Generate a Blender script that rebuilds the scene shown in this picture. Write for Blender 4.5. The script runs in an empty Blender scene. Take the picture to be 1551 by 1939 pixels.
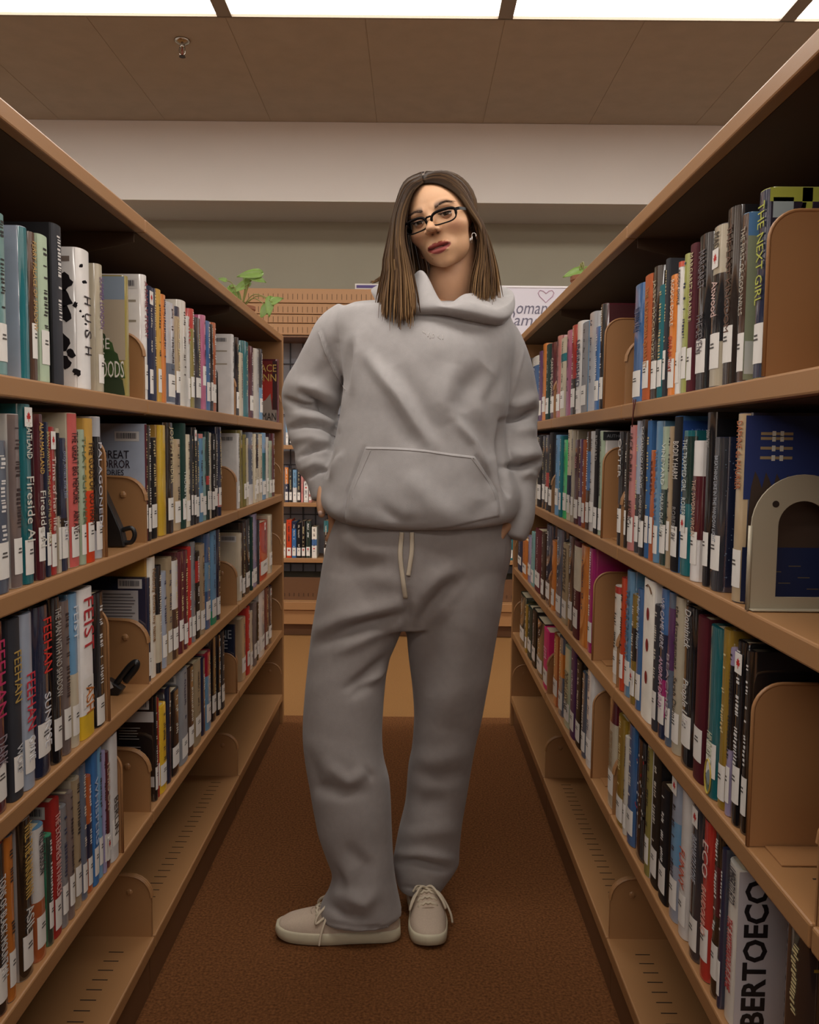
import bpy, bmesh, math, random
import numpy as np
from mathutils import Vector, Matrix
random.seed(7); rng = np.random.default_rng(7)
S = bpy.context.scene
COL = S.collection
# ------------------------------------------------------------------ camera
HC = 1.127                      # camera height
FPX, CX, CY = 1600.0, 775.5, 969.5   # focal length in pixels of a 1551 x 1939 frame
YAW, PITCH, ROLL = -0.0037, 0.078, 0.0101
cp, sp, cr, sr, cyw, syw = math.cos(PITCH), math.sin(PITCH), math.cos(ROLL), math.sin(ROLL), math.cos(YAW), math.sin(YAW)
Rz = np.array([[cyw, -syw, 0], [syw, cyw, 0], [0, 0, 1]])
right0, up0, fwd0 = np.array([1., 0, 0]), np.array([0, sp, cp]), np.array([0, cp, -sp])
RIGHT = Rz.T @ (cr*right0 + sr*up0)
UP = Rz.T @ (cr*up0 - sr*right0)
FWD = Rz.T @ fwd0
CAMP = np.array([0, 0, HC])
cam = bpy.data.cameras.new('camera'); camo = bpy.data.objects.new('camera', cam); COL.objects.link(camo)
camo.matrix_world = Matrix(((RIGHT[0], UP[0], -FWD[0], 0), (RIGHT[1], UP[1], -FWD[1], 0), (RIGHT[2], UP[2], -FWD[2], HC), (0, 0, 0, 1)))
cam.sensor_fit = 'VERTICAL'; cam.sensor_height = 36.0; cam.lens = FPX/1939*36.0; cam.clip_start = 0.02
S.camera = camo
def proj(P):
    P = np.asarray(P, float) - CAMP
    d = P @ FWD
    return np.stack([CX + FPX*(P @ RIGHT)/d, CY - FPX*(P @ UP)/d], -1)
def ray(px, py):
    return FWD + RIGHT*((px-CX)/FPX) - UP*((py-CY)/FPX)
def at(px, py, Y):              # the point seen at (px, py) on the upright plane at distance Y down the aisle
    r = ray(px, py); return CAMP + r*(Y/r[1])
def atx(px, py, X):
    r = ray(px, py); return CAMP + r*(X/r[0])
# ------------------------------------------------------------------ world, exposure, lamps
w = bpy.data.worlds.new('world'); S.world = w; w.use_nodes = True
w.node_tree.nodes['Background'].inputs[0].default_value = (0.05, 0.045, 0.04, 1); w.node_tree.nodes['Background'].inputs[1].default_value = 0.3
S.view_settings.view_transform = 'Standard'; S.view_settings.look = 'None'
S.view_settings.gamma = 1.0; S.view_settings.use_curve_mapping = False
S.view_settings.exposure = 0.18
ZC = 2.98                       # ceiling height
LAMP = 6.0                      # radiance of the fluorescent panels in view
def area(name, x, y, z, sx, sy, power, color=(1, .945, .88)):
    l = bpy.data.lights.new(name, 'AREA'); l.shape = 'RECTANGLE'; l.size = sx; l.size_y = sy; l.energy = power; l.color = color
    o = bpy.data.objects.new(name, l); o.location = (x, y, z); COL.objects.link(o); return o
area('ceiling_panel_row_light', 0.1, 1.07, ZC-0.02, 8.6, 0.6, 100)       # rows of the same panels over and behind the camera
area('ceiling_panel_row_light', 0.1, -1.37, ZC-0.02, 8.6, 0.6, 96)
for yy in (-3.81, -6.25, -8.69, -11.13): area('ceiling_panel_row_light', 0.1, yy, ZC-0.02, 8.6, 0.6, 104)
# ------------------------------------------------------------------ helpers
def lin(c):
    if isinstance(c, str): c = [int(c[i:i+2], 16)/255 for i in (0, 2, 4)]
    return tuple(((x+.055)/1.055)**2.4 if x > .04045 else x/12.92 for x in c)
MATS = {}
def mat(name, color='808080', rough=.5, noise=0.0, nscale=40, bump=0.0, bscale=300, coat=0.0, metal=0.0, objcol=False, attr=None, emit=0, spec=.5, sheen=0, trans=0, alpha=1):
    if name in MATS: return MATS[name]
    m = bpy.data.materials.new(name); m.use_nodes = True; nt = m.node_tree; b = nt.nodes['Principled BSDF']
    c = (*lin(color), 1); b.inputs['Base Color'].default_value = c
    b.inputs['Roughness'].default_value = rough; b.inputs['Metallic'].default_value = metal
    b.inputs['Specular IOR Level'].default_value = spec
    if coat: b.inputs['Coat Weight'].default_value = coat; b.inputs['Coat Roughness'].default_value = .12
    if sheen: b.inputs['Sheen Weight'].default_value = sheen
    if trans: b.inputs['Transmission Weight'].default_value = trans
    src = None
    if objcol:
        oi = nt.nodes.new('ShaderNodeObjectInfo'); src = oi.outputs['Color']
    if attr:
        at_ = nt.nodes.new('ShaderNodeAttribute'); at_.attribute_name = attr; src = at_.outputs['Color']
    tc = None
    if noise or bump: tc = nt.nodes.new('ShaderNodeTexCoord')
    if noise:
        n = nt.nodes.new('ShaderNodeTexNoise'); n.inputs['Scale'].default_value = nscale; n.inputs['Detail'].default_value = 5
        nt.links.new(tc.outputs['Object'], n.inputs['Vector'])
        mp = nt.nodes.new('ShaderNodeMapRange'); mp.inputs[1].default_value = .25; mp.inputs[2].default_value = .75
        mp.inputs[3].default_value = 1-noise; mp.inputs[4].default_value = 1+noise
        nt.links.new(n.outputs['Fac'], mp.inputs[0])
        mx = nt.nodes.new('ShaderNodeVectorMath'); mx.operation = 'SCALE'
        if src: nt.links.new(src, mx.inputs[0])
        else: mx.inputs[0].default_value = c[:3]
        nt.links.new(mp.outputs[0], mx.inputs['Scale']); src = mx.outputs[0]
    if src: nt.links.new(src, b.inputs['Base Color'])
    if bump:
        n2 = nt.nodes.new('ShaderNodeTexNoise'); n2.inputs['Scale'].default_value = bscale; n2.inputs['Detail'].default_value = 3
        nt.links.new(tc.outputs['Object'], n2.inputs['Vector'])
        bp = nt.nodes.new('ShaderNodeBump'); bp.inputs['Strength'].default_value = bump; bp.inputs['Distance'].default_value = .002
        nt.links.new(n2.outputs['Fac'], bp.inputs['Height']); nt.links.new(bp.outputs[0], b.inputs['Normal'])
    if emit:
        b.inputs['Emission Color'].default_value = c; b.inputs['Emission Strength'].default_value = emit
    MATS[name] = m; return m
def empty(name, loc, label=None, cat=None, group=None, rz=0, kind=None):
    o = bpy.data.objects.new(name, None); o.location = loc; o.rotation_euler = (0, 0, rz); o.empty_display_size = .05
    COL.objects.link(o); tag(o, label, cat, group, kind); return o
def tag(o, label=None, cat=None, group=None, kind=None):
    if label: o['label'] = label
    if cat: o['category'] = cat
    if group: o['group'] = group
    if kind: o['kind'] = kind
    return o
class MB:
    def __init__(s): s.v = []; s.f = []
    def add(s, v, f):
        n = len(s.v); s.v += [tuple(p) for p in v]; s.f += [tuple(i+n for i in q) for q in f]; return s
    def box(s, x0, x1, y0, y1, z0, z1):
        x0, x1 = min(x0, x1), max(x0, x1); y0, y1 = min(y0, y1), max(y0, y1); z0, z1 = min(z0, z1), max(z0, z1)
        return s.add([(x0,y0,z0),(x1,y0,z0),(x1,y1,z0),(x0,y1,z0),(x0,y0,z1),(x1,y0,z1),(x1,y1,z1),(x0,y1,z1)],
                     [(3,2,1,0),(4,5,6,7),(0,1,5,4),(1,2,6,5),(2,3,7,6),(3,0,4,7)])
    def prism(s, poly, a0, a1, axis='y'):   # poly of (x,z) for axis y, (x,y) for axis z
        n = len(poly)
        if axis == 'y': v = [(x, a0, z) for x, z in poly]+[(x, a1, z) for x, z in poly]
        elif axis == 'z': v = [(x, y, a0) for x, y in poly]+[(x, y, a1) for x, y in poly]
        else: v = [(a0, y, z) for y, z in poly]+[(a1, y, z) for y, z in poly]
        return s.add(v, [tuple(range(n)), tuple(range(2*n-1, n-1, -1))]+[(i+n, (i+1) % n+n, (i+1) % n, i) for i in range(n)])
    def tube(s, path, r, n=8, cap=True):
        path = [np.array(p, float) for p in path]; m = len(path)
        rr = r if hasattr(r, '__len__') else [r]*m
        t0 = path[1]-path[0]; ref = np.array([0, 0, 1.]) if abs(t0[2]) < .9*np.linalg.norm(t0) else np.array([1., 0, 0])
        v = []
        for i in range(m):
            t = path[min(i+1, m-1)]-path[max(i-1, 0)]; t /= np.linalg.norm(t)+1e-12
            a = np.cross(t, ref); a /= np.linalg.norm(a)+1e-12; b = np.cross(a, t); ref = b
            for k in range(n):
                an = 2*math.pi*k/n; v.append(path[i]+rr[i]*(math.cos(an)*a+math.sin(an)*b))
        f = [(i*n+k, i*n+(k+1) % n, (i+1)*n+(k+1) % n, (i+1)*n+k) for i in range(m-1) for k in range(n)]
        if cap: f += [tuple(range(n-1, -1, -1)), tuple(range((m-1)*n, m*n))]
        return s.add(v, f)
    def ell(s, c, r, nu=12, nv=8):
        v = [(c[0], c[1], c[2]-r[2])]
        for j in range(1, nv):
            ph = -math.pi/2+math.pi*j/nv
            for i in range(nu):
                th = 2*math.pi*i/nu; v.append((c[0]+r[0]*math.cos(ph)*math.cos(th), c[1]+r[1]*math.cos(ph)*math.sin(th), c[2]+r[2]*math.sin(ph)))
        v.append((c[0], c[1], c[2]+r[2])); L = len(v)-1
        f = [(0, 1+(i+1) % nu, 1+i) for i in range(nu)]
        for j in range(nv-2):
            f += [(1+j*nu+i, 1+j*nu+(i+1) % nu, 1+(j+1)*nu+(i+1) % nu, 1+(j+1)*nu+i) for i in range(nu)]
        f += [(L, 1+(nv-2)*nu+i, 1+(nv-2)*nu+(i+1) % nu) for i in range(nu)]
        return s.add(v, f)
    def build(s, name, m, parent=None, smooth=False, bevel=0, fix=False, loc=None, col=None):
        me = bpy.data.meshes.new(name); me.from_pydata(s.v, [], s.f); me.update()
        if fix or bevel:
            bm = bmesh.new(); bm.from_mesh(me); bmesh.ops.recalc_face_normals(bm, faces=bm.faces)
            if bevel: bmesh.ops.bevel(bm, geom=list(bm.edges), offset=bevel, segments=2, profile=.5, affect='EDGES', clamp_overlap=True)
            bm.to_mesh(me); bm.free()
        return link(name, me, m, parent, smooth, loc, col)
def link(name, me, m, parent=None, smooth=False, loc=None, col=None):
    o = bpy.data.objects.new(name, me); COL.objects.link(o)
    if m and not len(me.materials): me.materials.append(m)
    if smooth and hasattr(me, 'polygons'): me.polygons.foreach_set('use_smooth', [True]*len(me.polygons))
    if parent is not None: o.parent = parent
    if loc is not None: o.location = loc
    if col is not None: o.color = (*lin(col), 1)
    return o
TEXTS = []
def text(name, body, size, mtx, m, parent, fit=None, col=None, shear=0, align='CENTER', up=None):
    c = bpy.data.curves.new(name, 'FONT'); c.body = body; c.size = size; c.align_x = align; c.align_y = 'CENTER'; c.resolution_u = 2; c.shear = shear
    c.extrude = 0.0002
    o = bpy.data.objects.new(name, c); COL.objects.link(o); c.materials.append(m); o.parent = parent; o.matrix_local = mtx
    if col: o.color = (*lin(col), 1)
    if fit: TEXTS.append((o, fit, up))
    return o
def fit_texts():
    bpy.context.view_layer.update()
    for o, fit, up in TEXTS:
        dx, dy = max(o.dimensions.x/o.scale.x, 1e-4), max(o.dimensions.y/o.scale.y, 1e-4)
        sx = fit/dx; sy = (up/dy) if up else sx
        o.scale = (sx, sy, 1)
    dg = bpy.context.evaluated_depsgraph_get()
    for o, fit, up in TEXTS:                      # lettering becomes plain mesh
        me = bpy.data.meshes.new_from_object(o.evaluated_get(dg)); n = o.name
        q = bpy.data.objects.new(n, me); COL.objects.link(q); q.parent = o.parent; q.matrix_local = Matrix.LocRotScale(o.location, o.rotation_euler, o.scale); q.color = o.color
        c = o.data; bpy.data.objects.remove(o); bpy.data.curves.remove(c); q.name = n
def basis(x, y, z, o):
    return Matrix(((x[0], y[0], z[0], o[0]), (x[1], y[1], z[1], o[1]), (x[2], y[2], z[2], o[2]), (0, 0, 0, 1)))
# ------------------------------------------------------------------ room
M_ceil = mat('ceiling_tile', 'b0a595', .95, noise=.06, nscale=9, bump=.25, bscale=220)
M_grid = mat('ceiling_grid', 'a89d8c', .8)
M_wall = mat('wall_paint', 'a39c8a', .9, noise=.03, nscale=3)
M_bulk = mat('bulkhead_paint', 'e2dcd6', .9, noise=.02, nscale=3)
M_carpet = mat('carpet_rust', '6e4729', 1, noise=.55, nscale=170, bump=.9, bscale=420, spec=.1)
M_tan = mat('carpet_tan', '926a40', 1, noise=.12, nscale=200, bump=.6, bscale=420, spec=.1)
M_wood = mat('tan_shelf_enamel', 'a4784e', .38, noise=.03, nscale=6, bump=.05, bscale=900)
M_woodd = mat('brown_shelf_enamel', '6a482e', .45, noise=.04, nscale=6)
M_dark = mat('dark_slot', '2a1a10', .8)
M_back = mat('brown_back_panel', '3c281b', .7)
M_shade = mat('painted_shade_brown', '46301f', .8, noise=.1, nscale=8)  # dark brown that paints in the shade below canopies and shelves
XW, YN, YF = 4.6, -13.0, 5.47
YEND = 3.45
o = MB().box(-XW, XW, YN, YEND, -.1, 0).build('floor', M_carpet); tag(o, 'speckled rust brown carpet running down the aisle', kind='structure')
o = MB().box(-XW, XW, YEND, YF, -.1, 0).build('floor_cross_aisle', M_tan); tag(o, 'smoother tan carpet of the cross aisle behind the bookcases', kind='structure')
o = MB().box(-XW, XW, YF, YF+.1, -.1, ZC).build('wall_back', M_wall); tag(o, 'olive grey painted back wall', kind='structure')
for n, x in (('wall_left', -XW), ('wall_right', XW)):
    o = MB().box(x, x+math.copysign(.1, x), YN, YF, -.1, ZC).build(n, M_bulk); tag(o, kind='structure')
o = MB().box(-XW, XW, YN-.1, YN, -.1, ZC).build('wall_front', M_bulk); tag(o, kind='structure')
YB = 5.02                       # front face of the bulkhead
zb = at(775, 383, YB)[2]
o = MB().box(-XW, XW, YB, YF, zb, ZC).build('trim_1', M_bulk); tag(o, 'pale plaster bulkhead above the back wall', kind='structure')
ce = MB().box(-XW, XW, YN, YF, ZC+.03, ZC+.12).build('ceiling', M_ceil); tag(ce, 'beige suspended ceiling', kind='structure')
# ceiling grid: light panels in a row, one row of tiles beyond it
YL1 = at(775, 33, 1)[1]; 
r = ray(957, 34); YL1 = (ZC-HC)/(r[2]/r[1]); XL = CAMP[0]+r[0]/r[1]*YL1     # far edge of the lamp row and one of its dividers
PW, PD = 1.217, .61
M_lamp = mat('lamp_diffuser', 'fffbf4', .5, emit=LAMP)
M_lampf = mat('lamp_frame', '8a7c6a', .5)
for k in range(-4, 4):
    x0 = XL+k*PW
    if x0 > XW or x0+PW < -XW: continue
    lt = empty('ceiling_light', (x0+PW/2, YL1-PD/2, ZC), 'glowing fluorescent ceiling panel, '+{-2: 'above the left bookcase at the frame corner', -1: 'between the two dividers left of centre', 0: 'right of centre, above the right bookcase', 1: 'in the upper right corner'}.get(k, 'in the lamp row beyond the frame, place %s' % ['one', 'two', 'three', 'four', 'five', 'six', 'seven', 'eight'][k+4]), 'ceiling light', 'row of ceiling light panels')
    h = .032
    MB().box(-PW/2+h, PW/2-h, -PD/2+.012, PD/2-.004, .006, .012).build('diffuser', M_lamp, lt)
    fm = MB()
    for a, b, c, d in ((-PW/2, -PW/2+h, -PD/2, PD/2), (PW/2-h, PW/2, -PD/2, PD/2), (-PW/2, PW/2, -PD/2, -PD/2+.012), (-PW/2, PW/2, PD/2-.004, PD/2+.008)):
        fm.box(a, b, c, d, -.006, .03)
    fm.build('frame', M_lampf, lt)
TW = PW/2
x = XL-7*TW
while x < XW:
    MB().box(x+.0015, x+TW-.0015, YL1+.012, YB-.002, .0, .022).build('tile', M_ceil, ce, bevel=.0015, loc=(0, 0, ZC))
    x += TW
g = MB()
for k in range(-8, 9): g.box(XL+k*TW-.012, XL+k*TW+.012, YL1+.008, YB, ZC+.002, ZC+.03)
g.build('grid_bars', M_grid, ce)
MB().box(-XW, XW, YN, YL1-PD-.01, ZC, ZC+.03).build('plain_tiles', M_ceil, ce)
# sprinkler head
M_chrome = mat('chrome', 'b8b4ac', .22, metal=1)
r = ray(345, 76); ys = (ZC-HC)/(r[2]/r[1]); sx = r[0]/r[1]*ys
sk = empty('fire_sprinkler', (sx, ys, ZC), 'small chrome fire sprinkler hanging from the beige ceiling', 'sprinkler')
pr = [(0.001, 0), (.036, 0), (.037, -.004), (.03, -.012), (.016, -.018), (.012, -.02), (.001, -.02)]
def lathe(pr, n=20):
    mb = MB(); v = [(r_*math.cos(2*math.pi*k/n), r_*math.sin(2*math.pi*k/n), z) for r_, z in pr for k in range(n)]
    return mb.add(v, [(i*n+k, i*n+(k+1) % n, (i+1)*n+(k+1) % n, (i+1)*n+k) for i in range(len(pr)-1) for k in range(n)])
lathe(pr).build('escutcheon', M_chrome, sk, smooth=True, fix=True)
lathe([(.001, -.018), (.012, -.018), (.011, -.03), (.007, -.036), (.001, -.036)]).build('body', M_chrome, sk, smooth=True, fix=True)
fr = MB()
for sgn in (-1, 1): fr.tube([(sgn*.01, 0, -.03), (sgn*.014, 0, -.045), (sgn*.012, 0, -.06), (sgn*.004, 0, -.072)], .0028, 6)
fr.build('yoke_arms', M_chrome, sk, smooth=True)
lathe([(.001, -.036), (.0035, -.036), (.0035, -.066), (.001, -.066)], 10).build('bulb', mat('red_bulb', '7a3a2a', .2), sk, smooth=True, fix=True)
lathe([(.001, -.071), (.013, -.071), (.015, -.075), (.001, -.075)], 14).build('deflector', mat('bronze', '3a2c20', .4, metal=.7), sk, fix=True)
# ------------------------------------------------------------------ bookcases
AL, AR, B = .5175, .4068, .8445
D1L, D1R = 1.653, 1.666
ZS = [1.2118, .9321, .6486, .3858, .1234]
ZTOP = 1.5550
LIP, DEP = .028, .25
SHN = ['top', 'second', 'third', 'fourth', 'base']
SLOT = {}
def bookcase(s, F, D1, label):
    root = empty('bookcase', (0, 0, 0), label, 'bookcase', 'bookcases lining the aisle')
    X = lambda a: s*(F+a)
    y0, y1 = D1-4*B, D1+2*B
    for b in range(-4, 2):
        a, e = D1+b*B+.0015, D1+(b+1)*B-.0015
        mb = MB(); mb.box(X(0), X(.30), a, e, ZTOP-.026, ZTOP); cn = mb.build('canopy', M_wood, root, bevel=.003)
        MB().box(X(.018), X(.25), a+.001, e-.001, ZTOP-.0272, ZTOP-.0255).build('underside_shade', M_shade, cn)  # added sheet whose dark colour stands in for shade under the canopy
        for i, z in enumerate(ZS):
            if b == -2 and i > 5: continue
            sh = MB().box(X(0), X(DEP), a, e, z-LIP, z).build('shelf', M_wood, root, bevel=.003)
            MB().box(X(.016), X(DEP-.002), a+.004, e-.004, z-LIP-.0008, z-LIP+.001).build('underside_shade', M_shade, sh)  # added sheet, shade beneath the shelf put into its colour
            yy = a+.06
            if (i == 4 and b in (-1, 0)) or (i == 3 and s > 0 and b == -1) or (i == 2 and b == -1 and s > 0):
                if (s, 'slot') not in SLOT: sl = MB().box(X(.045), X(.074), -.0012, .0012, -.004, .0004).build('slot', M_dark, sh, loc=(0, yy, z)); SLOT[s, 'slot'] = sl.data; yy += .029
                while yy < e-.05:
                    link('slot', SLOT[s, 'slot'], None, sh, loc=(0, yy, z)); yy += .029
            for yb, sd in ((a, 1), (e, -1)):
                H = .128; R = .045
                pl = [(X(.006), z-LIP-.002), (X(.006), z+H-R)]
                pl += [(X(.006+R-R*math.cos(t)), z+H-R+R*math.sin(t)) for t in [math.pi/2*q/6 for q in range(1, 7)]]
                pl += [(X(.215), z+H+.006), (X(DEP-.004), z+H+.03), (X(DEP-.004), z-LIP-.002)]
                br = MB(); yy0, yy1 = (yb+.0003, yb+.0033) if sd > 0 else (yb-.0033, yb-.0003)
                br.prism(pl, yy0, yy1)
                br.ell((X(.05), (yy0+yy1)/2, z+H-.034), (.008, .0045, .008), 10, 6)
                rim = MB(); rim.tube([(x_, (yy0+yy1)/2, z_) for x_, z_ in pl[1:10]], .0033, 6); br.v, br.f = br.add(rim.v, rim.f).v, br.f
                br.build('bracket', M_wood, sh, fix=True)
        MB().box(X(.012), X(DEP), a, e, 0.0, ZS[4]-LIP-.0005).build('kick_plate', M_woodd, root)
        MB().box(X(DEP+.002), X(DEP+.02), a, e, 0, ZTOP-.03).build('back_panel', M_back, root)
    for q in range(-2, 3):
        yq = D1+q*B
        if q == 2: break
        MB().box(X(DEP-.03), X(DEP+.0), yq-.014, yq+.014, 0, ZTOP-.027).build('upright', M_woodd, root)
        # canopy arm under the top, in the same painted shade brown
        MB().prism([(X(.02), ZTOP-.027), (X(.02), ZTOP-.045), (X(.2), ZTOP-.085), (X(.23), ZTOP-.085), (X(.23), ZTOP-.027)], yq-.008, yq-.004).build('canopy_bracket', M_shade, root, fix=True)
    ep = MB().box(X(-.002), X(.30), y1+.001, y1+.026, 0, ZTOP).build('end_panel', M_wood, root, bevel=.003)
    return root
bookcase(-1, AL, D1L, 'tan metal library bookcase along the left side of the aisle')
bookcase(1, AR, D1R, 'tan metal library bookcase along the right side of the aisle')
# ------------------------------------------------------------------ books
PAL = dict(white=('e6e2de','white'), cream=('d2c5ac','cream'), ivory=('ece6da','ivory'), grey=('8f8f92','grey'), silver=('b8b9bd','silver'), charcoal=('33343a','charcoal'),
 black=('17161a','black'), navy=('232a45','navy'), blue=('3f70a8','blue'), sky=('6f9fc4','sky blue'), paleblue=('aab4c6','pale blue'), slate=('5f6a7c','slate'), teal=('1f7078','teal'),
 dgreen=('1f3a34','dark green'), green=('2f8f6c','green'), bgreen=('3fc070','bright green'), pgreen=('aebfa5','pale green'), olive=('96894a','olive'), lime=('c0c46a','lime'),
 mustard=('c79a4a','mustard'), gold=('96782a','gold'), yellow=('e2b830','yellow'), orange=('dc8234','orange'), rust=('b05a30','rust'), coral=('c9605a','coral'), red=('b5322c','red'),
 rorange=('d4451f','red-orange'), crimson=('b0243c','crimson'), maroon=('5a1d28','maroon'), brown=('543a2c','brown'), tan=('b29c7c','tan'), pink=('c06a8c','pink'), hotpink=('d02c70','hot pink'),
 magenta=('a8206e','magenta'), purple=('5c3562','purple'), lilac=('9c92b2','lilac'), mauve=('857470','mauve'), dbrown=('2b2018','dark brown'), aqua=('7fa8a6','aqua'), salmon=('d28680','salmon'))
M_cov = mat('book_jacket_plastic', rough=.45, objcol=True, noise=.07, nscale=30, coat=1, spec=.2, bump=.06, bscale=45)
M_cov.node_tree.nodes['Principled BSDF'].inputs['Coat Roughness'].default_value = .06
M_cov.node_tree.nodes['Principled BSDF'].inputs['Coat IOR'].default_value = 2.1
M_cov2 = mat('book_cover_matt', rough=.5, objcol=True, noise=.09, nscale=30, coat=.1, spec=.25)
M_ink = mat('book_print', rough=.5, objcol=True)
M_pap = mat('book_pages', 'd8c8a8', .9, noise=.1, nscale=200)
M_lab = mat('call_label', 'ece7e0', .5)
M_mark = mat('label_print', '55504c', .7)
M_leaf = mat('leaf_red', 'c0241e', .5)
DARK = {'black','charcoal','navy','dgreen','maroon','brown','dbrown','purple','teal','blue','red','crimson','slate','gold','magenta','rust','green'}
def arcm(t, b, off, z0, z1, u0=-1, u1=1, n=12):
    mb = MB(); v = []
    for k in range(n+1):
        u = u0+(u1-u0)*k/n; u = math.sin(u*math.pi/2); x = -b*(1-max(0, 1-abs(u)**2.4)**(1/2.4))+off
        v += [(x, u*t/2*(1+2*off/t if t > .004 else 1), z0), (x, u*t/2*(1+2*off/t), z1)]
    return mb.add(v, [(2*k, 2*k+2, 2*k+3, 2*k+1) for k in range(n)])
BOOKS = []
def book(loc, rz, near, t, h, depth, sc, cc, opts, row):
    """one book in its own frame: +X is out of the shelf, Z up; near = side (-1/+1 in local Y) whose cover faces the camera"""
    root = empty('book', loc, rz=rz); root['category'] = 'book'
    M_c = M_cov if random.random() < .75 else M_cov2; b = min(.013, .4*t) if M_c is M_cov else min(.007, .22*t)
    pg = 'pb' in opts
    J = random.uniform(.88, 1.1)
    def shade(c):
        hx = PAL[c][0]; return '%02x%02x%02x' % tuple(min(255, int(int(hx[i:i+2], 16)*J)) for i in (0, 2, 4))
    # cover: a U of two boards and the rounded spine
    n = 12; us = [math.sin((2*k/n-1)*math.pi/2) for k in range(n+1)]
    out = [(-depth, -t/2)]+[(-b*(1-max(0, 1-abs(u)**2.4)**(1/2.4)), u*t/2) for u in us]+[(-depth, t/2)]
    bd = min(.0024, t*.16)
    inn = [(-depth, t/2-bd), (-.007, t/2-bd), (-.007, -t/2+bd), (-depth, -t/2+bd)]
    co = MB().prism(out+inn, 0, h, 'z').build('cover', M_c, root, fix=True, col=shade(cc))
    co.data.polygons.foreach_set('use_smooth', [True]*len(co.data.polygons)); co.data.set_sharp_from_angle(angle=.7)
    sp = arcm(t, b, .0004, .001, h-.001, -.8, .8).build('spine', M_c, root, smooth=True, col=shade(sc))
    gap = .0035 if not pg else 0.0004
    MB().box(-.0065, -depth+.004, -t/2+bd, t/2-bd, gap, h-gap).build('page_block', M_pap, root)
    for (c, f0, f1) in opts.get('band', []):      # fractions measured from the top
        arcm(t, b, .0007, h*(1-f1), h*(1-f0)).build('spine_band', M_c, root, smooth=True, col=PAL[c][0])
    zl1 = h
    if opts.get('label', True):
        lo = opts.get('lab', random.uniform(.012, .03)); lh = min(.048, h*.24)
        arcm(t, b, .001, lo, lo+lh, -.55, .55).build('call_label', M_lab, root)
        if t > .012:
            mk = MB()
            for zz, ww in ((.68, .5), (.58, .62)):
                mk.box(.0011, .0013, -t*.5*ww*.6, t*.5*ww*.5, lo+lh*zz, lo+lh*zz+.0022)
            mk.build('label_print', M_mark, root)
        zlow = lo+lh+.004
    else: zlow = .012
    if 'leaf' in opts:                            # a square sticker with a red maple leaf
        f = opts['leaf']; zc = h*(1-f); hw = min(t*.4, .011)
        MB().box(.0006, .0012, -hw, hw, zc-.013, zc+.013).build('sticker', M_lab, root)
        lf = [(0, .9), (.22, .5), (.5, .6), (.42, .15), (.85, .2), (.6, -.15), (.7, -.35), (.12, -.32), (.1, -.8), (-.1, -.8), (-.12, -.32), (-.7, -.35), (-.6, -.15), (-.85, .2), (-.42, .15), (-.5, .6), (-.22, .5)]
        MB().add([(.0014, x*hw*.72, zc+z*.0085) for x, z in lf], [tuple(range(len(lf)))]).build('maple_leaf', M_leaf, root)
    tx = opts.get('text')
    dk = sc in DARK
    if tx:
        for body, c, f0, f1, *w in tx:
            z0, z1 = h*(1-f1), h*(1-f0); L = z1-z0
            wd = (w[0] if w else .62)*t; off = (w[1] if len(w) > 1 else 0)*t/2
            text('title', body, .02, basis((0, 0, -1), (0, 1, 0), (1, 0, 0), (.0012, off, (z0+z1)/2)), M_ink, root, fit=L, up=wd, col=c)
    elif opts.get('marks', True):
        c = random.choice(['d8cfc0', 'cdbb8a', 'e0dcd8']) if dk else random.choice(['2a2624', '3a2a2a', '2a3050'])
        mk = MB(); z = h*random.uniform(.9, .97); zend = max(zlow, h*random.uniform(.28, .42)); wd = min(t*random.uniform(.22, .36), .0105)
        while z > zend:
            l = random.uniform(.003, .0065)
            if random.random() < .82:
                o_ = random.uniform(-.05, .05)*t; mk.box(.0008, .0010, o_-wd/2, o_+wd/2, z-l*random.uniform(.35, .7), z)
            else: z -= .008
            z -= l
        mk.build('title', M_ink, root, col=c)
    if opts.get('art'): ART[opts['art']](root, near, t, h, depth)
    BOOKS.append((root, sc, row, opts)); return root
# ---- cover art on the faces that the photograph shows
def face_text(root, near, t, h, body, size_w, xc, zc, c, up=None):
    s = -near   # left shelf: near=-1 -> local +X is image right ; right shelf: mirrored
    text('cover_title', body, .03, basis((s, 0, 0), (0, 0, 1), (0, near, 0), (xc, near*(t/2+.0008), zc)), M_ink, root, fit=size_w, up=up, col=c)
def face_poly(root, near, t, pts, c, lay=1, name='cover_art'):
    y = near*(t/2+.0003*lay)
    MB().add([(x, y, z) for x, z in pts], [tuple(range(len(pts)))]).build(name, M_ink, root, col=c)
def blob(cx, cz, r, k=9, j=.35):
    return [(cx+r*random.uniform(1-j, 1+j)*math.cos(2*math.pi*i/k), cz+r*random.uniform(1-j, 1+j)*math.sin(2*math.pi*i/k)) for i in range(k)]
def rect(x0, x1, z0, z1): return [(x0, z0), (x1, z0), (x1, z1), (x0, z1)]
def art_blots(r, n, t, h, d):
    for cx, cz, rr in ((-.045, .165, .012), (-.05, .14, .016), (-.048, .115, .011), (-.05, .07, .013), (-.038, .055, .007), (-.048, .04, .009), (-.02, .19, .003), (-.015, .165, .0035), (-.03, .13, .004), (-.022, .12, .002), (-.018, .112, .002), (-.014, .1, .002), (-.012, .09, .0018), (-.03, .025, .006)):
        face_poly(r, n, t, blob(cx+.022, cz, rr, 11), '1a1418')
    face_poly(r, n, t, rect(-.03, -.016, h-.022, h-.014), '8a7a70')
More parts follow.
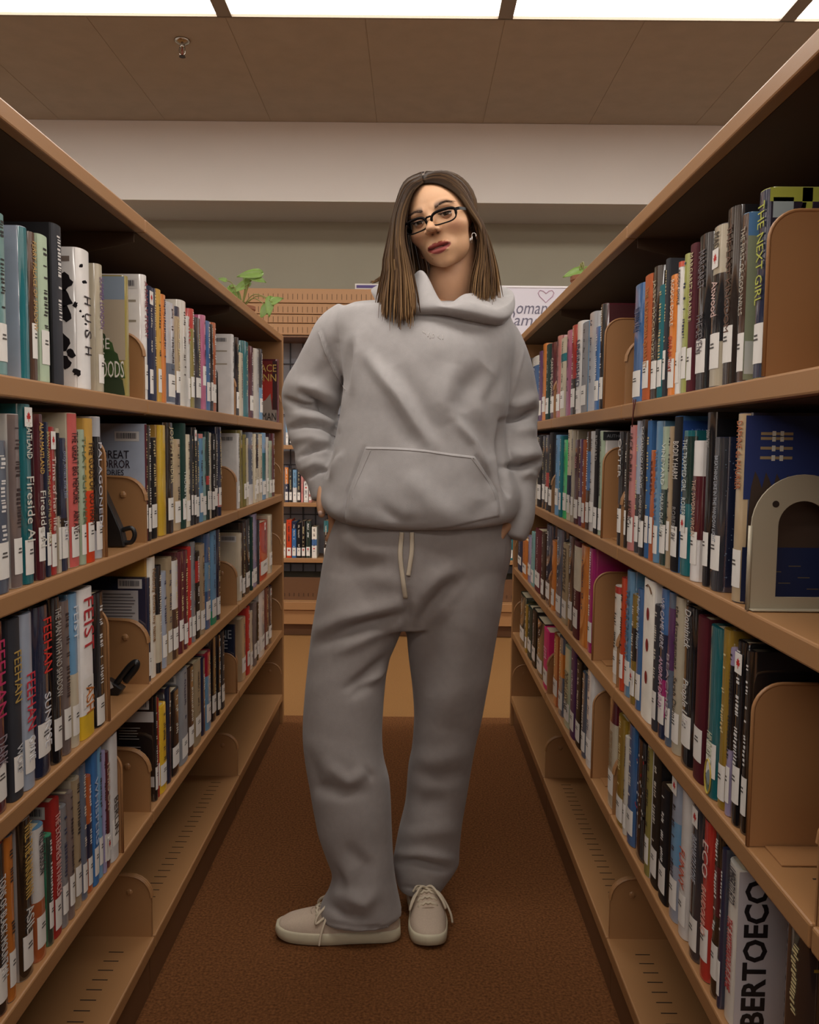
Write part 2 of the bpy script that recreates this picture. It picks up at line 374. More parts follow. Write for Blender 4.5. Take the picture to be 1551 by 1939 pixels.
def art_woods(r, n, t, h, d):
    face_poly(r, n, t, rect(-d+.005, -.002, h*.62, h-.002), '8a98a8'); face_poly(r, n, t, rect(-d+.005, -.002, h*.3, h*.8), 'b3a48e', 2)
    for k, (w_, z0, z1, c) in enumerate(((.012, .44, .54, '35452a'), (.026, .36, .47, '3f5a2c'), (.036, .26, .38, '2f4a24'), (.046, .14, .29, '46602e'), (.0, 0.0, .16, '2c3d24'))):
        xr = -.046+w_*.95 if w_ else -.003
        face_poly(r, n, t, [(-d+.01, z0*h+.002), (xr, z0*h+.002), (xr-.004, z1*h-.006), (xr-.012, z1*h), (-d+.01, z1*h)], c, 3+k)
    face_text(r, n, t, h+.01, 'HOUSE', .06, -.060, h*.43, 'e8e4dc', .02); face_text(r, n, t, h, 'ENDS', .046, -.062, h*.32, 'e8e4dc', .017); face_text(r, n, t, h, 'WOODS', .058, -.033, h*.215, 'e8e4dc', .03)
    for o in r.children:
        if o.name.startswith('cover_title'): o.location.y = n*(t/2+.0032)
def art_barcode(r, n, t, h, d, z=.93):
    face_poly(r, n, t, rect(-.06, -.012, h*z-.011, h*z+.008), 'd8d4d0', 1, 'barcode_sticker')
    mb = MB(); x = -.056
    while x < -.017:
        w_ = random.choice([.0006, .001, .0016]); mb.box(x, x+w_, n*(t/2+.0006), n*(t/2+.0009), h*z-.006, h*z+.005); x += w_+random.choice([.0008, .0014])
    mb.build('barcode', M_ink, r, col='4a4a52')
def art_white(r, n, t, h, d):
    art_barcode(r, n, t, h, d); 
    for k, zz in enumerate((.78, .62)): face_poly(r, n, t, rect(-.06, -.015, h*zz, h*zz+.004), 'a09686')
def art_horror(r, n, t, h, d):
    art_barcode(r, n, t, h, d, .9)
    face_text(r, n, t, h, 'GREAT', .055, -.060, h*.735, '1c1420', .016); face_text(r, n, t, h, 'HORROR', .066, -.064, h*.655, '2c1420', .016); face_text(r, n, t, h, 'STORIES', .05, -.068, h*.585, '1c1420', .011)
    for zz in (.53, .51, .43): face_poly(r, n, t, rect(-.1, -.03, h*zz, h*zz+.0012), '4a3a48')
def art_blurb(r, n, t, h, d):
    art_barcode(r, n, t, h, d, .95); face_poly(r, n, t, rect(-d+.01, -.02, h*.3, h*.88), 'b8b4b4')
    mb = MB()
    for k in range(16): mb.box(-.1, -.024-.012*random.random(), n*(t/2+.0008), n*(t/2+.001), h*(.84-.03*k), h*(.84-.03*k)+.0018)
    mb.build('blurb_lines', M_ink, r, col='5a5458')
def art_band(r, n, t, h, d):
    art_barcode(r, n, t, h, d, .93); face_poly(r, n, t, rect(-d+.002, -.003, h*.76, h*.86), 'cfc8c4', 2)
    mb = MB()
    for k in range(15):
        if k in (5, 6): continue
        mb.box(-.075, -.03-.01*random.random(), n*(t/2+.0008), n*(t/2+.001), h*(.7-.026*k), h*(.7-.026*k)+.0016)
    mb.build('blurb_lines', M_ink, r, col='a8a098'); face_poly(r, n, t, rect(-d+.002, -.003, h*.14, h*.24), 'cfc8c4', 2)
def art_penn(r, n, t, h, d):
    face_poly(r, n, t, rect(-d, -.006, 0.002, h*.97), '7a1c18'); face_poly(r, n, t, [(-d, h*.3), (-.03, h*.3), (-.012, h*.5), (-.02, h*.68), (-d, h*.66)], 'b02c20', 2)
    face_poly(r, n, t, rect(-d, -.03, 0.002, h*.32), '8a8078', 3); face_poly(r, n, t, [(-d, h*.2), (-.05, h*.35), (-.03, h*.46), (-.024, h*.2), (-.006, h*.2), (-.006, 0.002), (-d, .002)], '9a9088', 4)
    face_poly(r, n, t, rect(-.022, -.004, h*.2, h*.97), '3a1214', 3)
    face_text(r, n, t, h, 'GRACE', .105, -.060, h*.85, 'd8b060', .028); face_text(r, n, t, h, 'FLYNN', .105, -.060, h*.7, 'd8b060', .028); face_text(r, n, t, h, 'WOMAN', .105, -.060, h*.085, '1c1614', .03)
    for o in r.children:
        if o.name.startswith('cover_title'): o.location.y = n*(t/2+.0022)
def art_ne(r, n, t, h, d):
    face_text(r, n, t, h, 'WAYNE', .1, -.060, h*.85, 'b0b4bc', .026); face_text(r, n, t, h, 'STONE', .1, -.072, h*.7, 'b0b4bc', .026)
    face_poly(r, n, t, [(-.06+.02*math.cos(a)*.75, h*.42+.02*math.sin(a)) for a in [2*math.pi*k/16 for k in range(16)]], 'b0382c'); face_poly(r, n, t, blob(-.06, h*.42, .008), 'd8a890', 2)
    face_text(r, n, t, h, 'FATE', .07, -.062, h*.22, '8a90a4', .018); face_text(r, n, t, h, 'PIE', .05, -.062, h*.13, '8a90a4', .016)
def art_next(r, n, t, h, d):
    face_poly(r, n, t, rect(-d+.004, -.004, .004, h-.004), '241c30'); 
    for a in (rect(-d, -.002, h-.017, h-.001), rect(-.052, -.040, h*.82, h-.001), rect(-d, -.1, h*.82, h-.002), rect(-.012, -.002, h*.35, h*.62)): face_poly(r, n, t, a, 'b2b84a', 2)
    face_poly(r, n, t, rect(-.030, -.006, h*.84, h*.945), 'aab8bc', 2); face_poly(r, n, t, rect(-.072, -.052, h*.8, h-.017), '4a2a50', 2)
    for k in range(7): face_poly(r, n, t, [(-.09+.012*k*random.uniform(.5, 1), h*.83), (-.088+.012*k*random.uniform(.6, 1.), h*.83), (-.075+.01*k*random.uniform(.3, .9), h-.018), (-.077+.01*k*random.uniform(.3, .9), h-.018)], '9a8aa0' if k % 2 else '2a1a30', 3)
    face_poly(r, n, t, [(-.03+.028*math.cos(a), h*.17+.034*math.sin(a)) for a in [2*math.pi*k/20 for k in range(20)]], 'b2b84a', 4); face_poly(r, n, t, [(-.03+.017*math.cos(a), h*.17+.02*math.sin(a)) for a in [2*math.pi*k/20 for k in range(20)]], '2a1410', 5)
def art_skyfield(r, n, t, h, d):
    face_poly(r, n, t, rect(-d, -.001, h*.86, h-.001), '5f8fc8'); face_poly(r, n, t, rect(-d, -.001, .002, h*.86), '98a08a')
    face_poly(r, n, t, rect(-.03, -.002, h*.045, h*.24), 'd0d4d8', 2)
def art_castle(r, n, t, h, d):
    face_poly(r, n, t, rect(-d, -.001, h*.55, h*.985), '2c3c78')
    for k, zz in enumerate((.885, .86, .81, .76)):
        face_poly(r, n, t, rect(-.06, -.02, h*zz, h*zz+.0035), 'b09870', 2)
        for xx in (-.046, -.036): face_poly(r, n, t, rect(xx-.0025, xx+.002, h*zz-.002, h*zz+.005), 'e0dcd0', 3)
    sk_ = [(-.10, .1*h)]+[(-.10+.0045*k, h*(.62+.05*math.sin(k*2.1)+.002*k)) for k in range(21)]+[(-.004, .1*h)]
    face_poly(r, n, t, sk_, '4a3a30', 4); face_poly(r, n, t, rect(-d, -.002, .003, h*.3), '1c2a54', 5)
    for k in range(6): face_poly(r, n, t, rect(-.1+.012*k, -.085+.012*k, h*(.08+.03*(k*7 % 5)), h*(.08+.03*(k*7 % 5))+.0012), '6a6050', 6)
def art_stars(r, n, t, h, d):
    for k in range(70):
        x, z = -.004-random.random()*.05, h*(.03+.94*random.random()); s_ = random.uniform(.0006, .0014)
        face_poly(r, n, t, [(x-s_, z), (x, z-s_), (x+s_, z), (x, z+s_)], '7a90a8')
def art_bertoeco(r, n, t, h, d):
    face_poly(r, n, t, rect(-d, -.001, .001, h-.001), 'c9c2c6')
    s = -n
    text('cover_title', 'BERTOECO', .03, basis((0, 0, 1), (-s, 0, 0), (0, n, 0), (-.026, n*(t/2+.001), h*.485)), M_ink, r, fit=h*.92, up=.031, col='191418').data.offset = .0008
def art_queen(r, n, t, h, d):
    face_poly(r, n, t, rect(-d, -.002, h*.9, h*.915), '8a6a20', 2)
    face_poly(r, n, t, blob(-.03, h*.8, .018), '7a4a48', 2); face_poly(r, n, t, blob(-.05, h*.7, .03), '5a3438'); face_poly(r, n, t, blob(-.022, h*.66, .012), '8a6058', 2)
    face_text(r, n, t, h, 'QUEEN', .06, -.05, h*.36, '6a6466', .012)
def art_jk(r, n, t, h, d): art_barcode(r, n, t, h, d, .93)
def art_topred(r, n, t, h, d): face_poly(r, n, t, rect(-d, -.012, h*.8, h-.004), '4a1418'); face_text(r, n, t, h, 'LA', .02, -.022, h*.79, 'd8d0c8', .01)
def art_author(r, n, t, h, d):
    face_poly(r, n, t, rect(-d, -.002, h*.91, h-.002), '22262c'); face_text(r, n, t, h, 'AUTHOR', .04, -.03, h*.95, '9aa0a8', .007)
def art_newyork(r, n, t, h, d):
    face_poly(r, n, t, rect(-d, -.004, h*.8, h*.97), '2450a0'); face_text(r, n, t, h, 'NEW YORK', .05, -.042, h*.9, '6a94d8', .008)
ART = dict(blots=art_blots, woods=art_woods, white=art_white, horror=art_horror, blurb=art_blurb, band=art_band, penn=art_penn, ne=art_ne, next=art_next, sky=art_skyfield, castle=art_castle,
           stars=art_stars, eco=art_bertoeco, queen=art_queen, jk=art_jk, topred=art_topred, author=art_author, ny=art_newyork)
W_, K_, G_, R_ = 'ddd8d0', '1a1818', 'c8a860', 'c02828'
# rows, near to far: spine corner x, spine end x, top y (pixels of the photograph), spine colour[/cover colour], flags, title lettering
ROWS = {
('L', 0): '''
-42 -8 400 grey
-6 16 405 aqua
43 57 427 teal/paleblue n-
59 71 441 brown ~|FERRY PALACE OF SHADOW:c8a060:.06:.66
77 95 447 pgreen
104 122 421 charcoal/black n
153 176 475 white n art=blots|H:2a2024:.33:.39:.5|U:2a2024:.45:.51:.5|S:2a2024:.57:.63:.5|H:2a2024:.69:.75:.5
187 198 502 cream ~|SUMMER LONDON:6a4a80:.1:.5
239 246 524 olive n- art=woods
273 281 522 white art=white|A FAMILY STORY:8a3a40:.05:.5
282 291 543 navy leaf=.1
291 298 547 navy n
298 307 549 mustard
308 317 559 orange n
319 335 575 silver band=slate:.6:.98
335 343 582 navy band=tan:.1:.85
343 356 571 ivory n
356 361 600 white |GIRL:c02828:.02:.3
361 370 586 red/red band=olive:.2:1
372 383 600 charcoal/black
383 392 598 pink lab=.06
393 400 609 blue
400 405 615 black
405 411 612 rust
440 448 634 white art=white n
449 454 640 black
454 463 669 cream n
463 473 648 teal n
474 482 657 maroon
483 493 662 ivory n
493 499 662 charcoal band=sky:.55:1
527 529 681 maroon/maroon n- art=penn''',
('L', 1): '''
-46 -14 800 cream
-12 21 835 slate
26 44 784 mauve/white
47 66 757 teal leaf=.07|MAITLAND:d8d4c8:.1:.3:.5|Fireside Al:ddd8cc:.4:.76:.7
73 87 785 maroon |ALAN MAITLAND:c8a050:.05:.36:.5|Fireside Al:ddd8cc:.46:.8:.7
88 96.5 800 navy |BRIAN FAWCETT  THE LAST OF THE LUNATICS:b8a878:.06:.78:.55
97 107.5 809 red leaf=.09|Time of her life:e0c8c0:.2:.7
108 115 812 cream band=black:.03:.6
117 130 830 navy band=black:.6:.8|only when she fell:8a90a8:.1:.45|JULIET:c8c8d0:.62:.78
134 151 782 coral/cream |THE GREAT BIG MEMOIRS    AIN AVE:3a1a1a:.12:.78
152 164 814 pgreen |THAT SUMMER:5a6a48:.05:.7
166 180 793 mustard band=rorange:.5:1|THE GODS OF GOTHAM:3a2410:.16:.74
183 195.5 789 silver/white band=black:.14:.8|PALAGONEDI:c8c8d0:.18:.78:.5
274.2 280 803 maroon/paleblue art=horror
280.5 287 806 dbrown
287 299 828 black/tan art=jk
305 317.5 805 yellow/mustard n-
318 331 801 dbrown |JOSEPH FINDER:c8b890:.04:.55
332 345 832 tan
346 354 802 dgreen |THURSTON:d0d4cc:.45:.8:.5
355 362 823 cream
363 367 826 charcoal
367 373 810 black leaf=.08
373 378.5 822 charcoal
379 386 822 sky band=salmon:0:.05
386 392 828 aqua
392 398 818 dgreen band=red:.5:.6
398 401 820 cream
402 408 825 black
408 413.5 822 black
414 420.5 809 navy band=salmon:.75:.9
450.5 455 821 white/white art=jk
455 461 815 olive n
461 467.5 823 olive
468 472 830 cream
472 481.5 819 slate band=white:.72:1 n
482 486 822 cream
486 491 822 black band=cream:.5:1
491 498 822 cream
498 505.5 820 sky band=teal:.3:.7
506 510 828 ivory
510 517 835 pgreen
517 521 821 maroon''',
('L', 2): '''
-14 16 1170 maroon/black |FEEHAN:c03060:.1:.5|DARK:8a8088:.6:.76
24 45 1172 charcoal |FEEHAN:b89850:.18:.46|WOLF:c0c0c4:.7:.86:.5
47 69 1162 paleblue |FEEHAN:d03040:.34:.66:.7|GAME:e0e0e4:.7:.84:.5
71 100 1154 navy/black lab=.03|FEEHAN:e03428:.08:.4:.5:.35|SUNRISE:d8d8dc:.52:.84:.4:.2
103 120 1132 black |THE MAN WITH NO SHADOW:b0aca4:.06:.6
122 137 1140 mauve/slate
138 152 1124 sky band=cream:.52:1|FEIST:d8e0e8:.08:.3:.6
156 180 1114 white band=yellow:.84:1 lab=.05|FEIST:b82830:.06:.42:.72|ASH:c07028:.66:.84:.6
183 201 1122 black lab=.004
281.5 286 1094 navy/navy art=blurb
286 298 1056 ivory/mustard n|Nobody knows my name:8a6030:.1:.7
299 308.5 1071 black band=cream:.45:.9 n
309 318 1083 paleblue
318 328 1056 tan
329 340 1057 brown band=white:.02:.5
341 350 1044 maroon
350 358 1042 maroon
358 363.5 1036 red
364 372 1026 grey
372 380 1045 dbrown band=red:.1:.35
381 390.5 1030 tan
391 401 1010 blue band=sky:.3:.6
401 411.5 1005 sky band=green:.85:1
412 419 1003 navy
455 459.5 1010 cream/cream art=jk
460 466 990 dbrown
466 475.5 985 black/charcoal
476 480 980 dgreen
480 488.5 973 lilac
489 492 985 charcoal n
493 510 988 rorange leaf=.08
511 517 975 cream''',
('L', 3): '''
-30 -6 1640 red
-4 15 1606 black/red |TONS OF BLACK MOUNTAIN:c8c4c0:.2:.8
17 31 1588 orange/slate
43 66 1560 dbrown/white |WILL THE UNKNOWN:c8a050:.04:.5:.6|ASIL:d0ccc4:.56:.72:.6
70 89.5 1574 white/sky band=rust:.55:1|WILL FERGUSON:2a2428:.04:.36:.5
92.5 101.5 1586 dgreen/green
102 117 1514 red/red art=jk|THE EXTREMES IN VANCES:d8a8a0:.1:.7
118 130.5 1527 grey
131 142.5 1500 mauve
143.5 156 1480 tan/cream
157 166.5 1451 slate/grey
167 176 1470 rust band=navy:.4:.7
176.5 187.5 1420 blue |WHISPERS:b0c0d8:.2:.7
188 195.5 1412 sky
196 201.5 1422 lilac
202 209 1424 maroon leaf=.8|FEHRS ON:c8a890:.1:.5
211 226 1390 white |BERLIN:4a4038:.5:.8:.5
294.5 299.5 1318 black/black art=band
299.8 302 1322 red dep=.185
303 318.5 1335 yellow
318.5 326 1302 navy n
327 342.5 1306 black lab=.02
344 357.5 1268 grey/grey art=jk
358 369.5 1262 brown
370 382.5 1252 tan
383 390.5 1246 navy n
391 401.5 1234 crimson band=sky:.3:1
402.5 411.5 1206 black
412 419.5 1202 black
420 426.5 1195 charcoal
445.5 448.5 1183 navy/navy art=ne n-
459 467.5 1170 tan
468 474.5 1150 red
475 480 1158 cream
480 487.5 1140 mauve
488 491 1140 dbrown
491 503.5 1118 white
504 510 1112 maroon
510 516 1110 navy leaf=.1''',
('R', 0): '''
1448 1426 354 navy/lime art=next|THE NEXT GIRL:b8bc50:.06:.6:.55
1411 1397 401 brown/sky art=sky|THE FIRST OF GOD WILLS:b8b0a0:.08:.6:.5
1388 1367 387 dbrown/black |THE LAST KINGDOM:6a4a3a:.1:.7:.4
1364 1342 421 cream/navy leaf=.2 band=black:.3:.72|MAD:4a4438:.04:.14:.4|Atwood:d8b8b0:.34:.56:.5
1337 1315 446 black |MARGARET:7a7478:.1:.34:.5|THE SEVEN:7a7478:.5:.75:.5
1314 1301 463 maroon |MARGARET DRABBLE:cdbf98:.06:.52:.5
1300 1290 482 lime
1290 1280 497 white band=rorange:0:.04|RODDY DOYLE:1c1a1c:.06:.32:.6
1277 1264 522 orange/orange |RODDY DOYLE:e8d8c0:.04:.42:.45:.2|OH PLAY THAT:b83820:.5:.8:.45
1263.5 1256 491 charcoal
1255.5 1244.5 541 teal
1243.5 1232 506 dbrown |JASSY MACKENZIE:b8ac90:.1:.7:.5
1230 1216 516 rust/brown |THE ALEXANDRIA QUARTET:c08a50:.1:.74:.5
1214 1196 540 blue lab=.01 |ROMAN TALE:24406a:.2:.4:.55
1141 1134 574 black/maroon art=topred
1133 1125 617 blue/sky
1124 1111.5 593 silver n
1111 1099.5 607 grey/sky
1099 1089 610 white |UNFINISHED:232a50:.2:.7:.6
1088.5 1079.5 617 red/red band=dbrown:.6:1
1079 1070 627 pink n
1069.5 1060 641 cream band=teal:.2:.3
1059.5 1049.5 637 salmon
1049 1041 650 maroon |CARRY ME DOWN:d0c8b8:.2:.7:.5
1040.5 1032.5 653 dgreen
1032 1025 652 orange
1024.5 1018 666 purple
1017.5 1005 672 blue/white band=ivory:0:.14
1004 997 680 charcoal
996 988 684 cream
987 981 680 maroon
980 974 684 navy''',
('R', 1): '''
1404 1386 782 tan/navy art=castle|DAPHNE du MAURIER:b86a40:.04:.4:.5
1364 1344 828 charcoal/navy art=stars|BREATHING LIKE IN THE WINDOW LIGHT:a8acb4:.12:.68:.3
1342 1331 780 black |DONNA THOMAS:a8a4a0:.1:.2:.5
1320 1307 835 white/white band=maroon:.25:.7|THE SWORN VIRGIN:c8a890:.28:.68:.5
1302 1287 816 teal band=dgreen:.04:.5 leaf=.64|THE TRAPPED GIRL:d0d8d4:.06:.42:.5|ROBER:d0d8d4:.46:.58:.5
1285 1270 788 black/blue art=ny|BODILY HARM:d0c8c0:.16:.4:.7|ROBERT DY:8a8684:.58:.8:.5
1268 1262 808 tan
1260 1248 808 dgreen/pgreen band=pgreen:0:.45|VINEYARD:e0e4dc:.12:.42:.5|MARIA DUENAS:c8ccc4:.48:.78:.5
1247 1237 798 sky/sky |TIME TO LEAVE:4a78a8:.2:.7:.4
1236 1229 853 rust/orange |KRAKEN:5a1a10:.1:.4:.5
1228.5 1221 797 blue
1220 1209 795 black |THE GARDEN OF LAST DAYS:d0ccc8:.05:.5:.5|ANDRE DUBUS:c0bcb8:.55:.75:.45
1208.5 1201 797 charcoal/paleblue band=paleblue:0:.55
1200 1187 805 salmon/rust |JACK DuBRUL:2a1410:.06:.46:.6|HAVOC:2a1410:.6:.78:.6
1186 1178 820 dbrown
1177 1168 818 black |OUTER:d8d4d0:.06:.4:.6
1138 1132 816 pgreen/white art=author
1131 1123 813 black |RICHARD:a8a4a0:.06:.3:.5
1122.5 1114.5 817 white
1114 1108 818 brown band=blue:.2:.6
1107.5 1101 833 rust
1100.5 1094.5 832 purple
1094 1085.5 833 maroon |OSKAR:c89090:.2:.34:.5
1085 1080 816 cream
1079.5 1072.5 814 cream band=navy:.5:.8
1072 1064.5 833 bgreen
1064 1058 826 teal
1057.5 1050 824 sky
1049.5 1038 819 black/charcoal
1037 1031.5 824 charcoal band=red:.5:.7
1031 1025.5 826 charcoal
1025 1016.5 825 black
1016 1008.5 828 cream
1008 1000 824 navy
999 992 826 tan
991 984 824 maroon''',
('R', 2): '''
1416 1404.5 1236 dbrown/black
1404 1386 1215 black/black leaf=.12
1384 1376 1228 lilac band=black:.1:.6
1375 1360 1192 gold/gold lab=.012
1357 1335 1187 teal/teal |HINDSIGHT:c0c4a8:.62:.8:.4
1332 1313 1169 maroon/maroon lab=.03 -
1309 1288 1149 black lab=.03|Dominick:d0ccc8:.02:.26:.5|People Like:d8d4d0:.46:.76:.6
1286 1271 1131 cream |the Arrangement   Sarah Dunn:3a3430:.06:.78:.5
1270 1260 1122 slate/blue band=purple:.1:.5|BEACHES:b0a0a8:.4:.8:.5
1258 1245 1114 navy band=blue:0:.3 band=magenta:.6:.85|WE CAME HERE:c8c4cc:.06:.4:.5|ANDREA DUNN:d0a8c0:.46:.8:.5
1244 1235 1146 charcoal lab=.02
1233 1213 1098 ivory/white n-
1212 1202.5 1115 blue |Murder in the House:b8c4cc:.06:.5:.5
1201.5 1193 1126 gold band=dbrown:.3:.6 leaf=.75
1192 1181.5 1081 sky/sky |THE ORCHID SAY:3a6a88:.15:.7:.5
1180.5 1172 1096 rorange/red
1171 1160 1110 ivory band=red:0:.07
1120 1112 1038 magenta/magenta
1111 1095.5 1033 orange/orange n
1094.5 1084 1025 maroon band=cream:.05:.5
1083 1074 1015 brown
1073 1063 1030 tan |STEWARTVILLE:2a2422:.05:.6:.5
1062 1050.5 1005 slate/navy
1049 1042.5 1024 orange
1042 1031.5 994 navy
1031 1023.5 1009 brown
1023 1011.5 1003 maroon
1011 1005 1008 aqua
1004.5 998.5 1015 lilac
997.5 988.5 1022 orange
988 980 1024 navy''',
('R', 3): '''
1600 1542 1815 black leaf=.06
1536 1472 1700 black/dbrown n art=queen
1393 1371 1636 ivory/ivory n art=eco|UMBERTO ECO:3a3438:.02:.24:.6|THE MYSTERIOUS FLAME:a82828:.34:.8:.4
1368 1361 1607 navy
1360 1346 1585 dbrown/black band=maroon:.2:.5
1341 1325 1560 red/black |ECO:e0c8c0:.14:.36:.6|BAUDOLINO:d8a090:.42:.72:.5
1321 1304 1528 charcoal/navy leaf=.08|BARNACLE LOVE:a0a0a8:.2:.5:.5
1299 1284 1490 white |FUNNY:c05030:.4:.66:.6
1282 1266 1468 paleblue/white band=sky:.3:.6 leaf=.06
1262 1247 1500 black/dbrown
1245.5 1232 1422 dbrown/black
1231 1221 1410 olive/white
1220 1202.5 1402 black n-
1202 1186 1380 blue/navy lab=.02
1185.5 1180 1395 ivory
1179.5 1165.5 1358 gold lab=.01
1164.5 1149.5 1330 cream/maroon band=maroon:0:.22|PATRICIA CARLON:8a7050:.3:.62:.4
1119 1108 1268 white
1107.5 1099.5 1274 slate
1099 1089 1250 dbrown
1088 1078.5 1230 purple
1078 1066 1226 pgreen |DORIS LESSING:2a2c24:.3:.8:.5
1065 1056 1206 slate band=orange:.2:.5
1055 1046 1202 rust
1045 1028 1192 hotpink |ETTA:e0b0c0:.3:.5:.5
1027 1014.5 1174 black
1014 1006.5 1155 dbrown
1006 998 1150 dgreen
997.5 993.5 1146 gold
992.5 983 1126 dgreen''',
}
def parse(line):
    parts = line.split('|'); a = parts[0].split(); o = {}
    sc, _, cc = a[3].partition('/'); cc = cc or sc
    for f in a[4:]:
        if f in ('n', 'n-', '-'):
            if 'n' in f: o['label'] = False
            if '-' in f: o['marks'] = False
        elif f.startswith('band='):
            c, x, y = f[5:].split(':'); o.setdefault('band', []).append((c, float(x), float(y)))
        elif '=' in f:
            k, v = f.split('='); o[k] = v if k == 'art' else float(v)
    for p in parts[1:]:
        q = p.split(':'); o.setdefault('text', []).append((q[0], q[1], *[float(z) for z in q[2:]]))
    return float(a[0]), float(a[1]), float(a[2]), sc, cc, o
def y_of(px, X, z):             # how far down the aisle a point of the upright plane X at height z shows at pixel column px
    lo, hi = .25, 8.
    for _ in range(50):
        m = (lo+hi)/2; x = proj((X, m, z))[0]
        if (x > px) == (X > 0): lo = m
        else: hi = m
    return (lo+hi)/2
SPECIAL = {}
for (side, i), data in ROWS.items():
    s, F = (-1, AL) if side == 'L' else (1, AR)
    prev = 0; z = ZS[i]; lst = []
    for ln in data.strip().split('\n'):
        xc, xe, yt, sc, cc, o = parse(ln)
        inset = o.get('in', .5)*.01+random.uniform(0, .004)
        X = s*(F+inset); zm = z+.11
        Y0, Y1 = y_of(xc, X, zm), y_of(xe, X, zm)
        D1 = D1L if side == 'L' else D1R
        for q in range(-1, 3):          # keep clear of the brackets at the bay ends
            yb = D1+q*B
            if Y0 < yb+.006 and (Y0+Y1)/2 > yb: Y0 = yb+.006
            if Y1 > yb-.006 and (Y0+Y1)/2 <= yb: Y1 = yb-.006
        ye = D1+2*B-.018
        if Y1 > ye: Y0, Y1 = Y0-(Y1-ye), ye
        Y0 = max(Y0, prev+.0008); Y1 = max(Y1, Y0+.008)
        for q in range(-1, 2):
            yb = D1+q*B
            if Y0 < yb+.0075 and Y1 > yb-.0075:
                if (Y0+Y1)/2 < yb and yb-.0085-prev > .009: Y1 = yb-.008; Y0 = min(Y0, Y1-.008)
                else: w_ = Y1-Y0; Y0 = yb+.008; Y1 = max(Y1, Y0+min(w_, .012))
        prev = Y1
        ym = (Y0+Y1)/2
        # height: where the spine plane meets the pixel row of the top edge
        lo, hi = .05, .4
        for _ in range(40):
            m = (lo+hi)/2
            if proj((X, Y0 if cc != sc else ym, z+m))[1] > yt: lo = m
            else: hi = m
        gaptop = (ZTOP-.03 if i == 0 else ZS[i-1]-LIP)-z
        h = min(max((lo+hi)/2, .13), gaptop-.006)
        depth = o.get('dep', min(.165, h*.66))
        rt = book((X, ym, z+.0006), 0 if s < 0 else math.pi, -1 if s < 0 else 1, Y1-Y0, h, depth, sc, cc, o, (side, i))
        lst.append((rt, sc, o, ym))
    # labels that say which book it is
    sd = 'left' if side == 'L' else 'right'; bc = sd+' bookcase'
    nm = [PAL[x[1]][1] for x in lst]; cand = []
    for k, (rt, sc, o, ym) in enumerate(lst):
        q = (ym-D1)/B; bay = ['near', 'middle', 'far'][0 if q < 0 else 1 if q < 1 else 2]
        a = nm[k-1] if k else None; c = nm[k+1] if k+1 < len(nm) else None
        base = nm[k]+' book'+(' with leaf sticker' if 'leaf' in o else '')
        pos = 'between %s and %s' % (a, c) if a and c else ('before the %s one' % c if c else 'after the last %s one' % a)
        th = rt.children[0].dimensions.y; tall = rt.children[0].dimensions.z
        aa = nm[k-2] if k > 1 else 'nothing'
        cand.append(['%s %s, %s %s shelf' % (base, pos, sd, SHN[i]), '%s %s, %s %s shelf, %s bay' % (base, pos, sd, SHN[i], bay), '%s %s %s, %s %s shelf, %s bay' % ('thick' if th > .03 else 'thin', base, pos, sd, SHN[i], bay),
            '%s %s, second after %s, %s %s shelf, %s bay' % (base, pos, aa, sd, SHN[i], bay)])
    AL_ = dict(blots='white book with black ink blots and letters H U S H, left top shelf', woods='book with green hedge cover and white letters OODS, left top shelf', horror='pale blue book lettered GREAT HORROR STORIES above a bracket, left second shelf',
        penn='red face out book with yellow letters CE NN, far end of left top shelf', blurb='navy book showing its back cover text panel above a bracket, left third shelf', band='black book with white band on its back cover, left fourth shelf',
        ne='navy face out book with pale letters and red disc, left fourth shelf', next='lime and purple book lettered THE NEXT GIRL, right top shelf', sky='book with sky blue and grey green cover beside large bookend, right top shelf',
        castle='large blue book with castle cover behind the arched bookend, right second shelf', stars='dark book scattered with tiny blue stars, right second shelf', eco='white book with huge black letters BERTOECO, right fourth shelf',
        queen='dark illustrated book at the lower right corner beside the BERTOECO book', author='book with white cover and dark AUTHOR strip above bookend, right second shelf', topred='book with dark red cover above a bookend, right top shelf', ny='black book with blue cover strip reading NEW YORK, right second shelf')
    for k, (rt, sc, o, ym) in enumerate(lst):
        if o.get('art') in AL_: tag(rt, AL_[o['art']], 'book', 'books on the %s shelf of the %s' % (SHN[i], bc)); continue
        lab = next((cand[k][j] for j in range(4) if sum(cand[k][j] == cc_[j] for cc_ in cand) == 1), cand[k][3])
        tag(rt, lab, 'book', 'books on the %s shelf of the %s' % (SHN[i], bc))
# ---- spine pictures of a few books: dots, emblem, drops
def spine_art(side, i, k, fn):
    rs = [b for b in BOOKS if b[2] == (side, i)]; r = rs[k][0]; t = r.children[0].dimensions.y; h = r.children[0].dimensions.z; fn(r, t, h)
def dots(r, t, h):
    for k in range(26):
        y, z, s_ = random.uniform(-.4, .4)*t, h*random.uniform(.2, .92), random.uniform(.0018, .0034)
        MB().add([(.0008, y+s_*math.cos(a), z+s_*math.sin(a)) for a in [k2*math.pi/4 for k2 in range(8)]], [tuple(range(8))]).build('dot', M_ink, r, col='d8d4d0' if k % 5 else 'b02020')
def drops(r, t, h):
    for f in (.24, .46, .69):
        y, z = .1*t, h*(1-f); MB().add([(.001, y+.008*math.cos(a), z+.0115*math.sin(a)) for a in [k2*math.pi/8 for k2 in range(16)]], [tuple(range(16))]).build('red_drop', M_ink, r, col='8a1c1c')
    MB().tube([(.0015, -.1*t, h*.95), (.0015, .05*t, h*.965), (.0015, .25*t, h*.95), (.0015, .4*t, h*.915)], .0012, 5).build('stem_drawing', M_ink, r, col='6a4a30')
